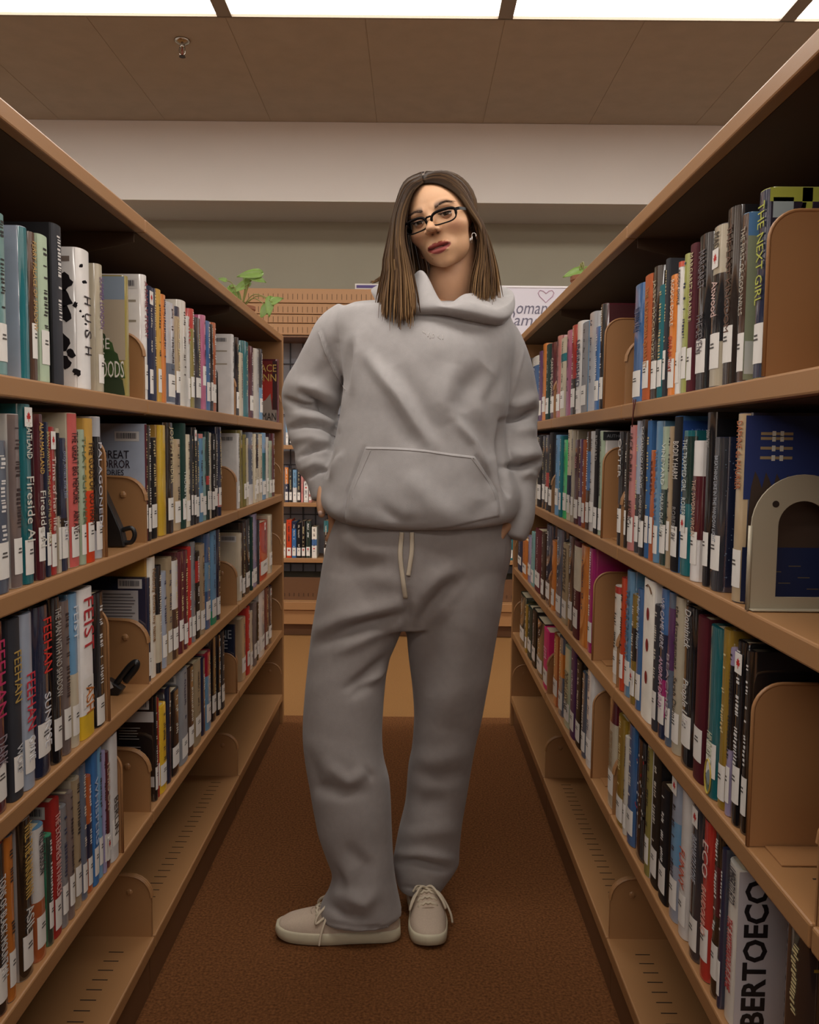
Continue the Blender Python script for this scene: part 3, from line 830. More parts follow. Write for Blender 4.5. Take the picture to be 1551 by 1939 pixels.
def emblem(r, t, h):
    z = h*.56; mb = MB(); mb.tube([(.0012, .3*t*math.cos(a), z+.024*math.sin(a)) for a in [k2*math.pi/12 for k2 in range(25)]], .0012, 5); mb.build('emblem', M_ink, r, col='c0a84a')
    MB().add([(.001, .2*t*math.cos(a), z+.016*math.sin(a)*(.6+.4*math.cos(a))) for a in [k2*math.pi/8 for k2 in range(16)]], [tuple(range(16))]).build('emblem', M_ink, r, col='8a9aa0')
spine_art('R', 3, 12, dots); spine_art('R', 2, 11, drops); spine_art('R', 2, 4, emblem)
# ------------------------------------------------------------------ the woman
M_hood = mat('hoodie_fleece', 'aba7a6', .95, noise=.05, nscale=60, bump=.25, bscale=900, sheen=.25, spec=.15)
M_pant = mat('sweatpants_fleece', '9b9491', .95, noise=.05, nscale=60, bump=.25, bscale=900, sheen=.2, spec=.15)
M_skin = mat('skin', rough=.48, attr='Col', noise=.03, nscale=90, spec=.4)
M_skin.node_tree.nodes['Principled BSDF'].inputs['Subsurface Weight'].default_value = .08
M_skin.node_tree.nodes['Principled BSDF'].inputs['Subsurface Radius'].default_value = (.01, .004, .002)
M_hair = mat('hair_strands', rough=.6, attr='Col', spec=.1)
M_cord = mat('cotton_cord', 'd0c2ac', .9, bump=.4, bscale=1500)
M_shoe = mat('canvas', 'c6b29e', .9, noise=.06, nscale=300, bump=.4, bscale=1800)
M_sole = mat('rubber_sole', 'cdc3a8', .6, noise=.04, nscale=60)
M_lace = mat('shoe_lace', 'd2c4ac', .9)
M_frame = mat('glasses_frame', '0c0606', .4, spec=.12)
M_lens = mat('lens_glass', 'ffffff', .02, trans=1.0)
M_lens.node_tree.nodes['Principled BSDF'].inputs['IOR'].default_value = 1.05
M_silver = mat('silver', 'cfcac4', .2, metal=1)
P = empty('person', (.02, 1.95, 0), 'woman in grey hoodie and sweatpants standing in the aisle, hands in pockets', 'person')
P0 = np.array([.02, 1.95, 0.])
def child(name, V, F_, m, parent, smooth=True, cols=None):
    me = bpy.data.meshes.new(name); me.from_pydata((np.asarray(V)-P0).tolist(), [], [tuple(f) for f in F_]); me.update()
    if cols is not None:
        a = me.color_attributes.new('Col', 'FLOAT_COLOR', 'POINT'); c4 = np.ones((len(V), 4)); c4[:, :3] = cols; a.data.foreach_set('color', c4.ravel())
    o = link(name, me, m, parent, smooth)
    bm = bmesh.new(); bm.from_mesh(me); bmesh.ops.recalc_face_normals(bm, faces=bm.faces); bm.to_mesh(me); bm.free()
    return o
def loft(rings, cap=True):
    V = np.concatenate(rings); n = len(rings[0]); m = len(rings)
    F_ = [(i*n+k, i*n+(k+1) % n, (i+1)*n+(k+1) % n, (i+1)*n+k) for i in range(m-1) for k in range(n)]
    if cap: F_ += [tuple(range(n-1, -1, -1)), tuple(range((m-1)*n, m*n))]
    return V, F_
def interp_rows(rows, k=6):      # Catmull-Rom through rows of numbers
    rows = np.array(rows, float); out = []
    for i in range(len(rows)-1):
        p0, p1, p2, p3 = rows[max(i-1, 0)], rows[i], rows[i+1], rows[min(i+2, len(rows)-1)]
        for j in range(k):
            t = j/k; out.append(.5*((2*p1)+(-p0+p2)*t+(2*p0-5*p1+4*p2-p3)*t*t+(-p0+3*p1-3*p2+p3)*t**3))
    out.append(rows[-1]); return np.array(out)
TH = np.linspace(0, 2*math.pi, 48, endpoint=False)
def flat_rings(rows, ex=2.3, k=5):   # rows: y pixel, left x, right x, distance, half depth, front sag
    rr = []
    for y, xl, xr, Y, ry, sag in interp_rows(rows, k):
        a, b = at(xl, y, Y), at(xr, y, Y); c = (a+b)/2; rx = (b[0]-a[0])/2
        cs, sn = np.cos(TH), np.sin(TH); cx_ = np.sign(cs)*np.abs(cs)**(2/ex); sx_ = np.sign(sn)*np.abs(sn)**(2/ex)
        fr = np.clip(-sx_, 0, 1)
        rr.append(np.stack([c[0]+rx*cx_, c[1]+ry*sx_, np.full_like(cs, 0)+c[2]+(b[2]-a[2])/2*cx_-sag*fr], 1))
    return rr
def tube_rings(rows, k=5, flat=1.0):  # rows: x, y pixel, distance, radius in pixels
    q = interp_rows(rows, k); C = np.array([at(x, y, Y) for x, y, Y, r in q]); R_ = np.array([r*Y/FPX for x, y, Y, r in q])
    rr = []; ref = np.array([0, 1., 0])
    for i in range(len(C)):
        t = C[min(i+1, len(C)-1)]-C[max(i-1, 0)]; t /= np.linalg.norm(t)
        a = np.cross(t, ref); a /= np.linalg.norm(a); b = np.cross(a, t)
        rr.append(C[i]+R_[i]*(np.cos(TH)[:, None]*a+flat*np.sin(TH)[:, None]*b))
    return rr
def fuse(parts, voxel, smooth_it):
    V, F_ = [], []; n = 0
    for v, f in parts: V.append(v); F_ += [tuple(i+n for i in q) for q in f]; n += len(v)
    me = bpy.data.meshes.new('tmp'); me.from_pydata(np.concatenate(V).tolist(), [], F_); me.update()
    bm = bmesh.new(); bm.from_mesh(me); bmesh.ops.recalc_face_normals(bm, faces=bm.faces); bm.to_mesh(me); bm.free()
    o = bpy.data.objects.new('tmp', me); COL.objects.link(o)
    m = o.modifiers.new('r', 'REMESH'); m.mode = 'VOXEL'; m.voxel_size = voxel
    m = o.modifiers.new('s', 'SMOOTH'); m.iterations = smooth_it; m.factor = .5
    bpy.context.view_layer.update()
    ev = o.evaluated_get(bpy.context.evaluated_depsgraph_get()); m2 = bpy.data.meshes.new_from_object(ev)
    bpy.data.objects.remove(o)
    return m2
def mesh_np(me):
    V = np.empty(len(me.vertices)*3); me.vertices.foreach_get('co', V); N = np.empty(len(me.vertices)*3); me.vertices.foreach_get('normal', N)
    return V.reshape(-1, 3), N.reshape(-1, 3)
def pdist(px, pts):
    d = np.full(len(px), 1e9); s = np.zeros(len(px)); L = [0]
    for a, b in zip(pts[:-1], pts[1:]): L.append(L[-1]+np.hypot(b[0]-a[0], b[1]-a[1]))
    side = np.zeros(len(px))
    for i, (a, b) in enumerate(zip(pts[:-1], pts[1:])):
        a, b = np.array(a, float), np.array(b, float); ab = b-a; t = np.clip(((px-a)@ab)/(ab@ab), 0, 1)
        q = a+t[:, None]*ab; dd = np.hypot(*(px-q).T); k = dd < d
        d[k] = dd[k]; s[k] = (L[i]+t[k]*(L[i+1]-L[i]))/L[-1]
        side[k] = np.sign(ab[0]*(px-q)[k, 1]-ab[1]*(px-q)[k, 0])
    return d, s, side
def sculpt(me, folds, noise=0):
    V, N = mesh_np(me); px = proj(V); view = V-CAMP; view /= np.linalg.norm(view, axis=1)[:, None]
    mask = np.clip(-(N*view).sum(1)*1.6+.15, 0, 1); D = np.zeros(len(V))
    for pts, w_, amp in folds:
        d, s, side = pdist(px, pts)
        tap = np.clip(np.sin(np.pi*np.clip(s*.92+.04, 0, 1)), 0, 1)**.6
        D += amp*np.exp(-(d/w_)**2)*tap
    if noise:
        for f, a in ((21, 1), (37, .6)):
            D += noise*a*np.sin(V[:, 0]*f+2*np.sin(V[:, 2]*f*.7))*np.sin(V[:, 2]*f*1.1+V[:, 1]*f+1.3)
    V = V+N*(D*mask)[:, None]
    me.vertices.foreach_set('co', V.ravel()); me.update()
    return me
def finish(me, name, m, parent):
    V, _ = mesh_np(me); me.vertices.foreach_set('co', (V-P0).ravel()); me.name = name; me.update()
    return link(name, me, m, parent, True)
# ---- hoodie: torso and two sleeves fused into one cloth
torso = flat_rings([(978, 668, 945, 1.94, .09, .012), (979, 646, 962, 1.94, .125, .018), (970, 625, 978, 1.93, .15, .022), (948, 608, 986, 1.93, .16, .018), (922, 609, 984, 1.93, .158, .01), (880, 620, 966, 1.93, .152, 0),
    (820, 636, 958, 1.93, .148, 0), (760, 648, 962, 1.93, .148, 0), (700, 650, 968, 1.935, .146, 0), (650, 640, 974, 1.94, .135, 0), (615, 632, 972, 1.945, .12, 0), (588, 640, 958, 1.95, .105, 0),
    (582, 650, 948, 1.975, .08, 0), (574, 668, 932, 1.99, .06, 0)])
sl_l = tube_rings([(668, 606, 1.95, 40), (640, 630, 1.955, 44), (626, 662, 1.965, 47), (607, 705, 1.985, 50), (591, 748, 2.0, 57), (590, 786, 2.0, 50), (594, 815, 1.985, 49), (600, 850, 1.965, 42), (601, 876, 1.95, 41), (608, 904, 1.935, 30), (612, 925, 1.93, 27), (615, 945, 1.925, 25)])
sl_r = tube_rings([(938, 630, 1.95, 40), (950, 660, 1.955, 44), (960, 700, 1.965, 48), (967, 745, 1.98, 50), (972, 775, 1.985, 49), (974, 805, 1.975, 43), (975, 840, 1.96, 43), (982, 873, 1.945, 46), (981, 905, 1.935, 36), (982, 945, 1.92, 32), (982, 980, 1.91, 30), (978, 1003, 1.905, 26), (974, 1020, 1.9, 22)])
hm = fuse([loft(torso), loft(sl_l), loft(sl_r)], .0048, 7)
HF = [([(690, 848), (674, 890), (658, 932), (651, 985)], 3.5, -.004), ([(901, 866), (925, 900), (945, 934), (952, 966)], 3.5, -.004), ([(692, 668), (722, 708), (755, 748), (785, 800), (818, 842)], 15, .010), ([(750, 690), (790, 760), (830, 830)], 22, -.006),
 ([(735, 760), (765, 815), (790, 845)], 18, -.005),
 ([(862, 790), (878, 812), (900, 838), (922, 890)], 11, .008), ([(890, 780), (915, 830), (935, 870)], 20, -.008), ([(925, 695), (890, 735), (872, 780)], 30, -.012), ([(960, 700), (930, 760), (945, 850)], 16, -.006), ([(860, 690), (845, 760), (858, 800)], 24, .006),
 ([(668, 650), (662, 690), (652, 740)], 9, -.008), ([(680, 640), (676, 690), (668, 740)], 10, .005), ([(700, 620), (668, 655), (650, 720)], 22, .004),
 ([(572, 744), (600, 760), (637, 789)], 6, -.011), ([(560, 728), (600, 736), (640, 762)], 14, .008), ([(538, 756), (570, 768), (606, 772), (640, 792)], 6, -.009), ([(552, 782), (590, 790), (632, 806)], 13, .007),
 ([(545, 812), (575, 803), (610, 806), (636, 820)], 6, -.010), ([(556, 832), (590, 828), (625, 842)], 12, .007), ([(566, 866), (590, 850), (622, 846)], 6, -.009), ([(570, 890), (595, 876), (620, 880)], 9, .005), ([(585, 905), (600, 893), (618, 890)], 4, -.006),
 ([(955, 797), (985, 790), (1018, 777)], 6, -.011), ([(965, 770), (990, 765), (1016, 750)], 13, .007), ([(970, 820), (995, 815), (1014, 812)], 14, .006), ([(956, 883), (985, 884), (1005, 878), (1024, 872)], 6, -.011), ([(965, 858), (990, 862), (1016, 858)], 12, .007), ([(985, 905), (1003, 895), (1016, 905)], 9, .005),
 ([(954, 800), (952, 840), (955, 900), (962, 935)], 6, -.012), ([(640, 800), (628, 850), (620, 900)], 5, -.009), ([(626, 905), (640, 870), (648, 860)], 6, .004),
 ([(660, 930), (650, 985)], 10, -.004), ([(700, 905), (680, 960), (690, 995)], 22, .006), ([(770, 900), (820, 950), (860, 985)], 24, .006), ([(905, 900), (930, 950), (890, 985)], 22, -.005), ([(720, 960), (760, 990), (800, 990)], 14, -.005),
 ([(605, 626), (618, 668), (640, 712), (655, 742)], 3, .0035), ([(609, 626), (622, 668), (644, 712)], 3, -.003), ([(993, 660), (978, 720), (962, 770)], 3, .002),
 ([(635, 983), (700, 1000), (760, 1005), (815, 1000)], 5, -.004), ([(610, 930), (625, 965), (660, 985)], 14, .004), ([(640, 640), (625, 690), (600, 720)], 20, -.005), ([(780, 620), (830, 640), (880, 640)], 40, .006)]
hoodie = finish(sculpt(hm, [(a, w*.92, v*(2.2 if w <= 6 and a[0][1] > 700 else 1.65)) for a, w, v in HF], .0015), 'hoodie', M_hood, P)
from mathutils.bvhtree import BVHTree
def bvh_of(o):
    me = o.data; V, _ = mesh_np(me); me.calc_loop_triangles()
    return BVHTree.FromPolygons((V+P0).tolist(), [tuple(t.vertices) for t in me.loop_triangles])
def cast(bv, x, y):
    r = ray(x, y); r = r/np.linalg.norm(r); loc, nrm, i, d = bv.ray_cast(Vector(CAMP), Vector(r)); return (np.array(loc), np.array(nrm)) if loc else (None, None)
HB = bvh_of(hoodie)
def patch(bv, quad_fn, nu, nv, off, name, m, parent, thick=.003):
    """a cloth panel laid on the garment: quad_fn(u,v) gives its outline in the front view"""
    V = []; N = []
    for j in range(nv+1):
        for i in range(nu+1):
            x, y = quad_fn(i/nu, j/nv); p, n = cast(bv, x, y)
            if p is None: p, n = V[-1], N[-1]
            V.append(p); N.append(n if n @ (p-CAMP) < 0 else -n)
    V, N = np.array(V), np.array(N); G = N.reshape(nv+1, nu+1, 3)
    for _ in range(3): G[1:-1, 1:-1] = (G[1:-1, 1:-1]*2+G[:-2, 1:-1]+G[2:, 1:-1]+G[1:-1, :-2]+G[1:-1, 2:])/6
    N = G.reshape(-1, 3); N /= np.linalg.norm(N, axis=1)[:, None]
    e = np.array([min(i, nu-i, j, nv-j) for j in range(nv+1) for i in range(nu+1)]); o_ = off*np.clip(e/1.0, .05, 1)
    V = V+N*o_[:, None]
    F_ = [(j*(nu+1)+i, j*(nu+1)+i+1, (j+1)*(nu+1)+i+1, (j+1)*(nu+1)+i) for j in range(nv) for i in range(nu)]
    return child(name, V, F_, m, parent)
def qpocket(u, v):
    top = interp1([(693, 846), (745, 847), (800, 851), (850, 858), (899, 864)], u)
    bot = interp1([(655, 988), (720, 1001), (775, 1004), (850, 998), (946, 978)], u)
    l = interp1([(693, 846), (676, 890), (660, 930), (654, 960), (655, 988)], v); r = interp1([(899, 864), (922, 898), (942, 932), (946, 952), (946, 978)], v)
    # Coons patch
    c = [(693, 846), (899, 864), (655, 988), (946, 978)]
    f = lambda k: (1-v)*top[k]+v*bot[k]+(1-u)*l[k]+u*r[k]-((1-u)*(1-v)*c[0][k]+u*(1-v)*c[1][k]+(1-u)*v*c[2][k]+u*v*c[3][k])
    return f(0), f(1)
def interp1(p, t):
    p = np.array(p, float); q = t*(len(p)-1); i = min(int(q), len(p)-2); a = q-i
    p0, p1, p2, p3 = p[max(i-1, 0)], p[i], p[i+1], p[min(i+2, len(p)-1)]
    return .5*((2*p1)+(-p0+p2)*a+(2*p0-5*p1+4*p2-p3)*a*a+(-p0+3*p1-3*p2+p3)*a**3)
pocket = patch(HB, qpocket, 56, 30, .0042, 'pocket', M_hood, hoodie)
def seam(bv, pts, r, off, name, m, parent, k=8, flat=None):
    pth = []
    for t in np.linspace(0, 1, k*(len(pts)-1)+1):
        x, y = interp1(pts, t); p, n = cast(bv, x, y)
        if p is None: continue
        if n @ (p-CAMP) > 0: n = -n
        pth.append(p+n*off)
    pth = np.array(pth)
    if flat is None:
        mb = MB(); mb.tube(pth, r, 6); return child(name, np.array(mb.v), mb.f, m, parent)
PB = bvh_of(pocket)
for pts in ([(693, 850), (745, 851), (800, 855), (850, 862), (898, 868)], [(702, 852), (686, 890), (671, 925), (668, 945)], [(893, 868), (915, 898), (934, 930), (938, 945)]):
    seam(PB, pts, .0009, .0004, 'stitching', M_hood, pocket)
for pts in ([(604, 630), (616, 668), (636, 710), (654, 738)],):
    seam(HB, pts, .0011, .0002, 'armhole_seam', M_hood, hoodie)
# tone on tone embroidery on the chest, letters too faint to read
M_thr = mat('pale_thread', 'bdb8b4', .8)
for k, pts in enumerate(([(801, 627), (803, 631)], [(805, 629), (806, 633)], [(811, 631), (810, 638), (813, 630)], [(815, 633), (814.5, 642)], [(818, 640), (819, 634), (821.5, 633), (822, 638), (820.5, 640)], [(831, 635), (829, 637.5), (831, 640)], [(832, 641), (834, 642)], [(838, 634), (838.5, 643)])):
    seam(HB, pts if len(pts) > 1 else pts*2, .0007, .0003, 'embroidery', M_thr, hoodie, k=4)
# ---- hood lying round the neck
def loop(pts, n=72):
    p = np.array([at(*q) for q in pts]); m = len(p); out = []
    for i in range(n):
        q = i/n*m; k = int(q); a = q-k; p0, p1, p2, p3 = p[(k-1) % m], p[k % m], p[(k+1) % m], p[(k+2) % m]
        out.append(.5*((2*p1)+(-p0+p2)*a+(2*p0-5*p1+4*p2-p3)*a*a+(-p0+3*p1-3*p2+p3)*a**3))
    return np.array(out)
HL = [loop(l) for l in (
 [(836, 600, 1.84), (890, 612, 1.85), (945, 622, 1.88), (968, 615, 1.96), (945, 590, 2.07), (850, 570, 2.1), (760, 570, 2.08), (715, 570, 2.0), (735, 590, 1.88), (785, 600, 1.84)],
 [(834, 592, 1.803), (888, 602, 1.808), (945, 612, 1.84), (966, 600, 1.95), (950, 580, 2.09), (850, 560, 2.14), (755, 560, 2.11), (708, 560, 2.0), (733, 580, 1.88), (785, 590, 1.815)],
 [(832, 582, 1.793), (888, 590, 1.79), (952, 601, 1.83), (975, 583, 1.95), (957, 563, 2.11), (850, 548, 2.17), (750, 548, 2.13), (703, 547, 2.0), (735, 560, 1.885), (787, 572, 1.81)],
 [(836, 577, 1.795), (888, 574, 1.795), (945, 586, 1.83), (974, 566, 1.95), (953, 546, 2.09), (850, 538, 2.15), (758, 538, 2.11), (725, 536, 2.0), (765, 538, 1.9), (795, 532, 1.835)],
 [(839, 574.5, 1.805), (887, 568.5, 1.81), (942, 579, 1.85), (970, 561, 1.95), (948, 542, 2.07), (850, 535, 2.12), (765, 535, 2.08), (738, 534, 1.99), (772, 532, 1.91), (799, 513, 1.85)],
 [(840, 576, 1.82), (880, 556, 1.855), (918, 555, 1.89), (955, 561, 1.95), (935, 548, 2.04), (850, 541, 2.08), (780, 541, 2.05), (760, 540, 1.98), (785, 537, 1.92), (806, 519, 1.865)],
 [(842, 587, 1.85), (876, 572, 1.885), (906, 570, 1.915), (922, 573, 1.96), (905, 566, 2.02), (850, 560, 2.04), (800, 560, 2.02), (786, 560, 1.98), (800, 560, 1.93), (820, 550, 1.89)])]
HL = list(interp_rows(np.array(HL).reshape(len(HL), -1), 4).reshape(-1, 72, 3))
V, F_ = loft(HL, cap=False)
hood = child('hood', V, F_, M_hood, hoodie)
sb = hood.modifiers.new('sub', 'SUBSURF'); sb.levels = sb.render_levels = 1
# ---- sweatpants
pel = flat_rings([(930, 655, 945, 1.935, .12, 0), (960, 648, 950, 1.935, .125, 0), (985, 634, 958, 1.935, .13, 0), (1020, 621, 968, 1.935, .135, 0), (1060, 612, 966, 1.935, .135, 0), (1110, 604, 954, 1.935, .13, 0), (1150, 598, 950, 1.935, .12, 0), (1180, 596, 944, 1.935, .1, 0)])
leg_l = flat_rings([(1080, 610, 790, 1.935, .115, 0), (1130, 601, 782, 1.932, .118, 0), (1180, 593, 766, 1.93, .112, 0), (1215, 588, 752, 1.925, .108, 0), (1255, 583.5, 736, 1.92, .102, 0), (1305, 578.5, 729, 1.91, .098, 0), (1375, 574, 724, 1.90, .092, 0), (1430, 577, 726, 1.89, .088, 0), (1485, 586, 738, 1.885, .085, 0),
    (1566, 601, 742, 1.88, .08, 0), (1610, 615, 744, 1.878, .078, 0), (1650, 628, 747, 1.876, .078, 0), (1685, 622, 753, 1.874, .076, 0), (1708, 609, 758, 1.872, .075, 0), (1727, 604, 762, 1.87, .072, .008)], 2.2)
leg_r = flat_rings([(1080, 775, 958, 1.935, .115, 0), (1130, 768, 952, 1.937, .118, 0), (1180, 768, 944, 1.94, .112, 0), (1215, 771, 938, 1.945, .106, 0), (1256, 775, 931, 1.95, .1, 0), (1305, 781, 922, 1.955, .095, 0), (1360, 784, 912, 1.965, .088, 0), (1415, 780, 899, 1.975, .082, 0), (1450, 773, 893, 1.98, .08, 0),
    (1519, 767, 882, 1.99, .076, 0), (1566, 756, 874, 1.995, .074, 0), (1613, 747, 870, 2.0, .074, 0), (1632, 745, 869, 2.0, .074, 0), (1650, 748, 858, 2.0, .072, 0), (1664, 751, 846, 2.0, .07, .004), (1672, 753, 841, 2.0, .068, .004)], 2.2)
pm = fuse([loft(pel), loft(leg_l), loft(leg_r)], .0055, 5)
PF = [([(596, 1222), (640, 1200), (700, 1178), (765, 1165)], 12, -.010), ([(600, 1195), (650, 1172), (720, 1155), (770, 1140)], 18, .008), ([(640, 1235), (700, 1205), (755, 1185)], 12, .006), ([(655, 1305), (690, 1280), (735, 1240)], 9, -.007), ([(690, 1300), (715, 1280), (735, 1255)], 8, .006), ([(665, 1320), (705, 1290)], 10, -.005),
 ([(870, 1098), (840, 1118), (815, 1150), (790, 1190)], 14, -.009), ([(860, 1075), (830, 1095), (800, 1140)], 20, .006), ([(770, 1120), (772, 1160), (770, 1200)], 10, -.008), ([(830, 1150), (815, 1230), (800, 1320)], 30, -.007), ([(880, 1200), (865, 1290), (850, 1380)], 30, .005),
 ([(640, 1000), (690, 1040), (740, 1045)], 18, .007), ([(625, 1050), (680, 1075), (730, 1070)], 18, -.005), ([(700, 1090), (740, 1100), (760, 1110)], 20, .004),
 ([(590, 1440), (600, 1490), (650, 1502), (690, 1500)], 14, -.007), ([(620, 1450), (660, 1480), (700, 1455)], 14, .006), ([(690, 1450), (704, 1475)], 5, -.004), ([(620, 1640), (640, 1670), (650, 1690)], 12, -.01), ([(640, 1690), (690, 1710), (710, 1690)], 14, .007), ([(625, 1715), (650, 1735), (690, 1740)], 10, -.007), ([(650, 1600), (690, 1640), (680, 1690)], 18, -.006),
 ([(752, 1632), (785, 1630), (815, 1640), (850, 1648)], 7, -.009), ([(755, 1618), (800, 1615), (860, 1628)], 10, .006), ([(772, 1500), (800, 1520), (850, 1515)], 22, -.006), ([(780, 1430), (820, 1440), (880, 1430)], 22, .005), ([(780, 1460), (830, 1475), (885, 1465)], 16, -.005), ([(760, 1580), (800, 1575), (860, 1570)], 18, .005),
 ([(616, 1745), (670, 1756), (730, 1757), (760, 1738)], 2.2, -.003), ([(752, 1678), (797, 1682), (836, 1694)], 2.2, -.003), ([(965, 1020), (960, 1080), (945, 1150)], 5, -.004)]
pants = finish(sculpt(pm, [(a, w*.95, v*1.5) for a, w, v in PF], .0015), 'sweatpants', M_pant, P)
QB = bvh_of(pants)
def ribbon(bv, pts, w_, th, off, name, m, parent, k=7):
    V = []
    ts = np.linspace(0, 1, k*(len(pts)-1)+1)
    P_ = []
    for t in ts:
        x, y = interp1(pts, t); p, n = cast(bv, x, y); 
        if p is None: continue
        P_.append(p+(CAMP-p)/np.linalg.norm(CAMP-p)*off)
    P_ = np.array(P_); F_ = []
    for i in range(len(P_)):
        d = P_[min(i+1, len(P_)-1)]-P_[max(i-1, 0)]; d /= np.linalg.norm(d); n = np.array([0, -1., 0]); a = np.cross(d, n); a /= np.linalg.norm(a); n = np.cross(a, d)
        if n[1] > 0: n = -n
        V += [P_[i]-a*w_, P_[i]-a*w_*.8+n*th, P_[i]+a*w_*.8+n*th, P_[i]+a*w_]
    F_ = [(4*i+j, 4*i+(j+1) % 4, 4*i+4+(j+1) % 4, 4*i+4+j) for i in range(len(P_)-1) for j in range(4)]+[(0, 1, 2, 3), tuple(4*len(P_)-4+j for j in (3, 2, 1, 0))]
    return child(name, np.array(V), F_, m, parent)
ribbon(QB, [(761, 1008), (758, 1050), (762, 1090), (768, 1132)], .0052, .003, .002, 'drawstring', M_cord, pants)
ribbon(QB, [(780, 1008), (780, 1040), (777, 1065), (773, 1090)], .005, .003, .002, 'drawstring', M_cord, pants)
# ---- sneakers, built along their length (heel 0 .. toe 1)
def sneaker(heel, toe, flip):
    a, b = np.array(heel), np.array(toe); L = np.linalg.norm(b-a); d = (b-a)/L; sd = np.array([-d[1], d[0], 0])*flip
    e = empty('sneaker', (0, 0, 0)); e.parent = P
    st = [(0.0, .018, .018), (.03, .028, .03), (.1, .034, .038), (.25, .035, .04), (.4, .034, .042), (.55, .039, .046), (.7, .045, .045), (.82, .044, .04), (.91, .037, .034), (.97, .024, .024), (1.0, .010, .012)]
    st = interp_rows(st, 4)
    def outl(grow):  # inner then outer side
        return [a+d*(L*t+grow*(2*t-1))+sd*(r_+grow) for t, l_, r_ in st]+[a+d*(L*t+grow*(2*t-1))-sd*(l_+grow) for t, l_, r_ in st[::-1]]
    # sole
    rings = []
    for z, g in ((.001, -.004), (.004, 0.0), (.014, .0015), (.026, .001), (.03, -.001)): 
        o_ = np.array(outl(g)); ln = len(o_); 
        tt = np.array([t for t, *_ in st]+[t for t, *_ in st[::-1]]); lift = .008*np.clip((tt-.82)/.18, 0, 1)**2
        o_[:, 2] = z+lift*(1 if z < .02 else .6); rings.append(o_)
    V, F_ = loft(rings); child('sole', V, F_, M_sole, e)
    # upper: arcs over each station
    prof = [(0.0, .075), (.03, .085), (.1, .09), (.25, .086), (.38, .088), (.48, .084), (.6, .072), (.7, .062), (.8, .055), (.9, .048), (.97, .039), (1.0, .03)]
    hs = np.interp(st[:, 0], [p[0] for p in prof], [p[1] for p in prof]); rr = []
    for (t, l_, r_), h in zip(st, hs):
        c = a+d*(L*t*.985+.002); an = np.linspace(0, math.pi, 21); ex = .75 if t > .5 else .6
        x = np.cos(an); x = np.sign(x)*np.abs(x)**ex; z = .024+(h-.024)*np.sin(an)**.8
        wd = np.where(x > 0, r_*.97, l_*.97); narrow = 1-.25*np.clip((z-.03)/.06, 0, 1)
        rr.append(c+np.outer(x*wd*narrow, sd)+np.outer(z, [0, 0, 1]))
    V = np.concatenate(rr); n = 21; F_ = [(i*n+k, i*n+k+1, (i+1)*n+k+1, (i+1)*n+k) for i in range(len(rr)-1) for k in range(n-1)]+[tuple(range(n)), tuple(range((len(rr)-1)*n, len(rr)*n))]
    up = child('upper', V, F_, M_shoe, e)
    top = lambda t, off=0, z=0: a+d*(L*t*.985)+sd*off+np.array([0, 0, float(np.interp(t, [p[0] for p in prof], [p[1] for p in prof]))+z])
    # vamp seam and laces
    mb = MB(); mb.tube([a+d*L*(.72-.10*abs(s_)**2*1.0)+sd*s_*.038+np.array([0, 0, .064-.03*s_*s_]) for s_ in np.linspace(-1, 1, 13)], .0012, 6); child('vamp_seam', np.array(mb.v), mb.f, M_shoe, e)
    for t in (.5, .56, .62, .68):
        mb = MB(); mb.tube([top(t+.01*math.cos(q*3), s_*.022, .003-.009*s_*s_+.001) for q, s_ in enumerate(np.linspace(-1, 1, 9))], .0034, 6); child('lace', np.array(mb.v), mb.f, M_lace, e)
    for sg in (-1, 1):
        pts = [top(.52, 0, .004), top(.56, sg*.014, .014), top(.66, sg*.034, .004), top(.68, sg*.042, -.012), top(.58, sg*.03, -.004), top(.53, sg*.01, .003)]
        mb = MB(); mb.tube(interp_rows(pts, 6), .003, 6); child('lace_bow', np.array(mb.v), mb.f, M_lace, e)
        pts = [top(.53, 0, .004), top(.57, sg*.026, .004), top(.61, sg*.044, -.014), top(.64, sg*.056, -.036), top(.65, sg*.06, -.055)] if sg*flip > 0 else [top(.53, 0, .004), top(.5, sg*.018, .006), top(.5, sg*.03, -.01)]
        mb = MB(); mb.tube(interp_rows(pts, 6), .0028, 6); child('lace_end', np.array(mb.v), mb.f, M_lace, e)
    return e
h1, t1 = at(757, 1795, 1.872), at(524, 1798, 1.862); h1[2] = t1[2] = 0
sneaker(h1, t1, 1)
t2, h2 = at(818, 1800, 1.812), at(794, 1720, 2.05); h2[2] = t2[2] = 0
sneaker(h2, t2, 1)
# ---- head
YAWH, PITH, ROLH = math.radians(20.5), math.radians(-3), math.radians(14.5)
def headframe():
    F = np.array([-math.sin(YAWH), -math.cos(YAWH), 0]); Xh = np.array([math.cos(YAWH), -math.sin(YAWH), 0]); U = np.array([0, 0, 1.])
    F, U = F*math.cos(PITH)+U*math.sin(PITH), U*math.cos(PITH)-F*math.sin(PITH)
    c, s = math.cos(ROLH), math.sin(ROLH); R = np.array([[c, 0, -s], [0, 1, 0], [s, 0, c]])
    return R @ Xh, R @ F, R @ U
HX, HFW, HU = headframe()
EY = .0315
target = at(816.5, 412, 1.845)          # between the eyes
HC0 = target-(HFW*.088+HU*.004)
def h2w(p):
    p = np.array(p, float); zz = p[..., 2]; p[..., 2] = np.where(zz < .003, .003+(zz-.003)*.89, zz)   # a short lower face
    return HC0+p[..., :1]*HX+p[..., 1:2]*HFW+p[..., 2:3]*HU
def ell(p, c, r):
    q = (p-np.array(c))/np.array(r); k0 = np.linalg.norm(q, axis=1); k1 = np.linalg.norm(q/np.array(r), axis=1); return k0*(k0-1)/(k1+1e-9)
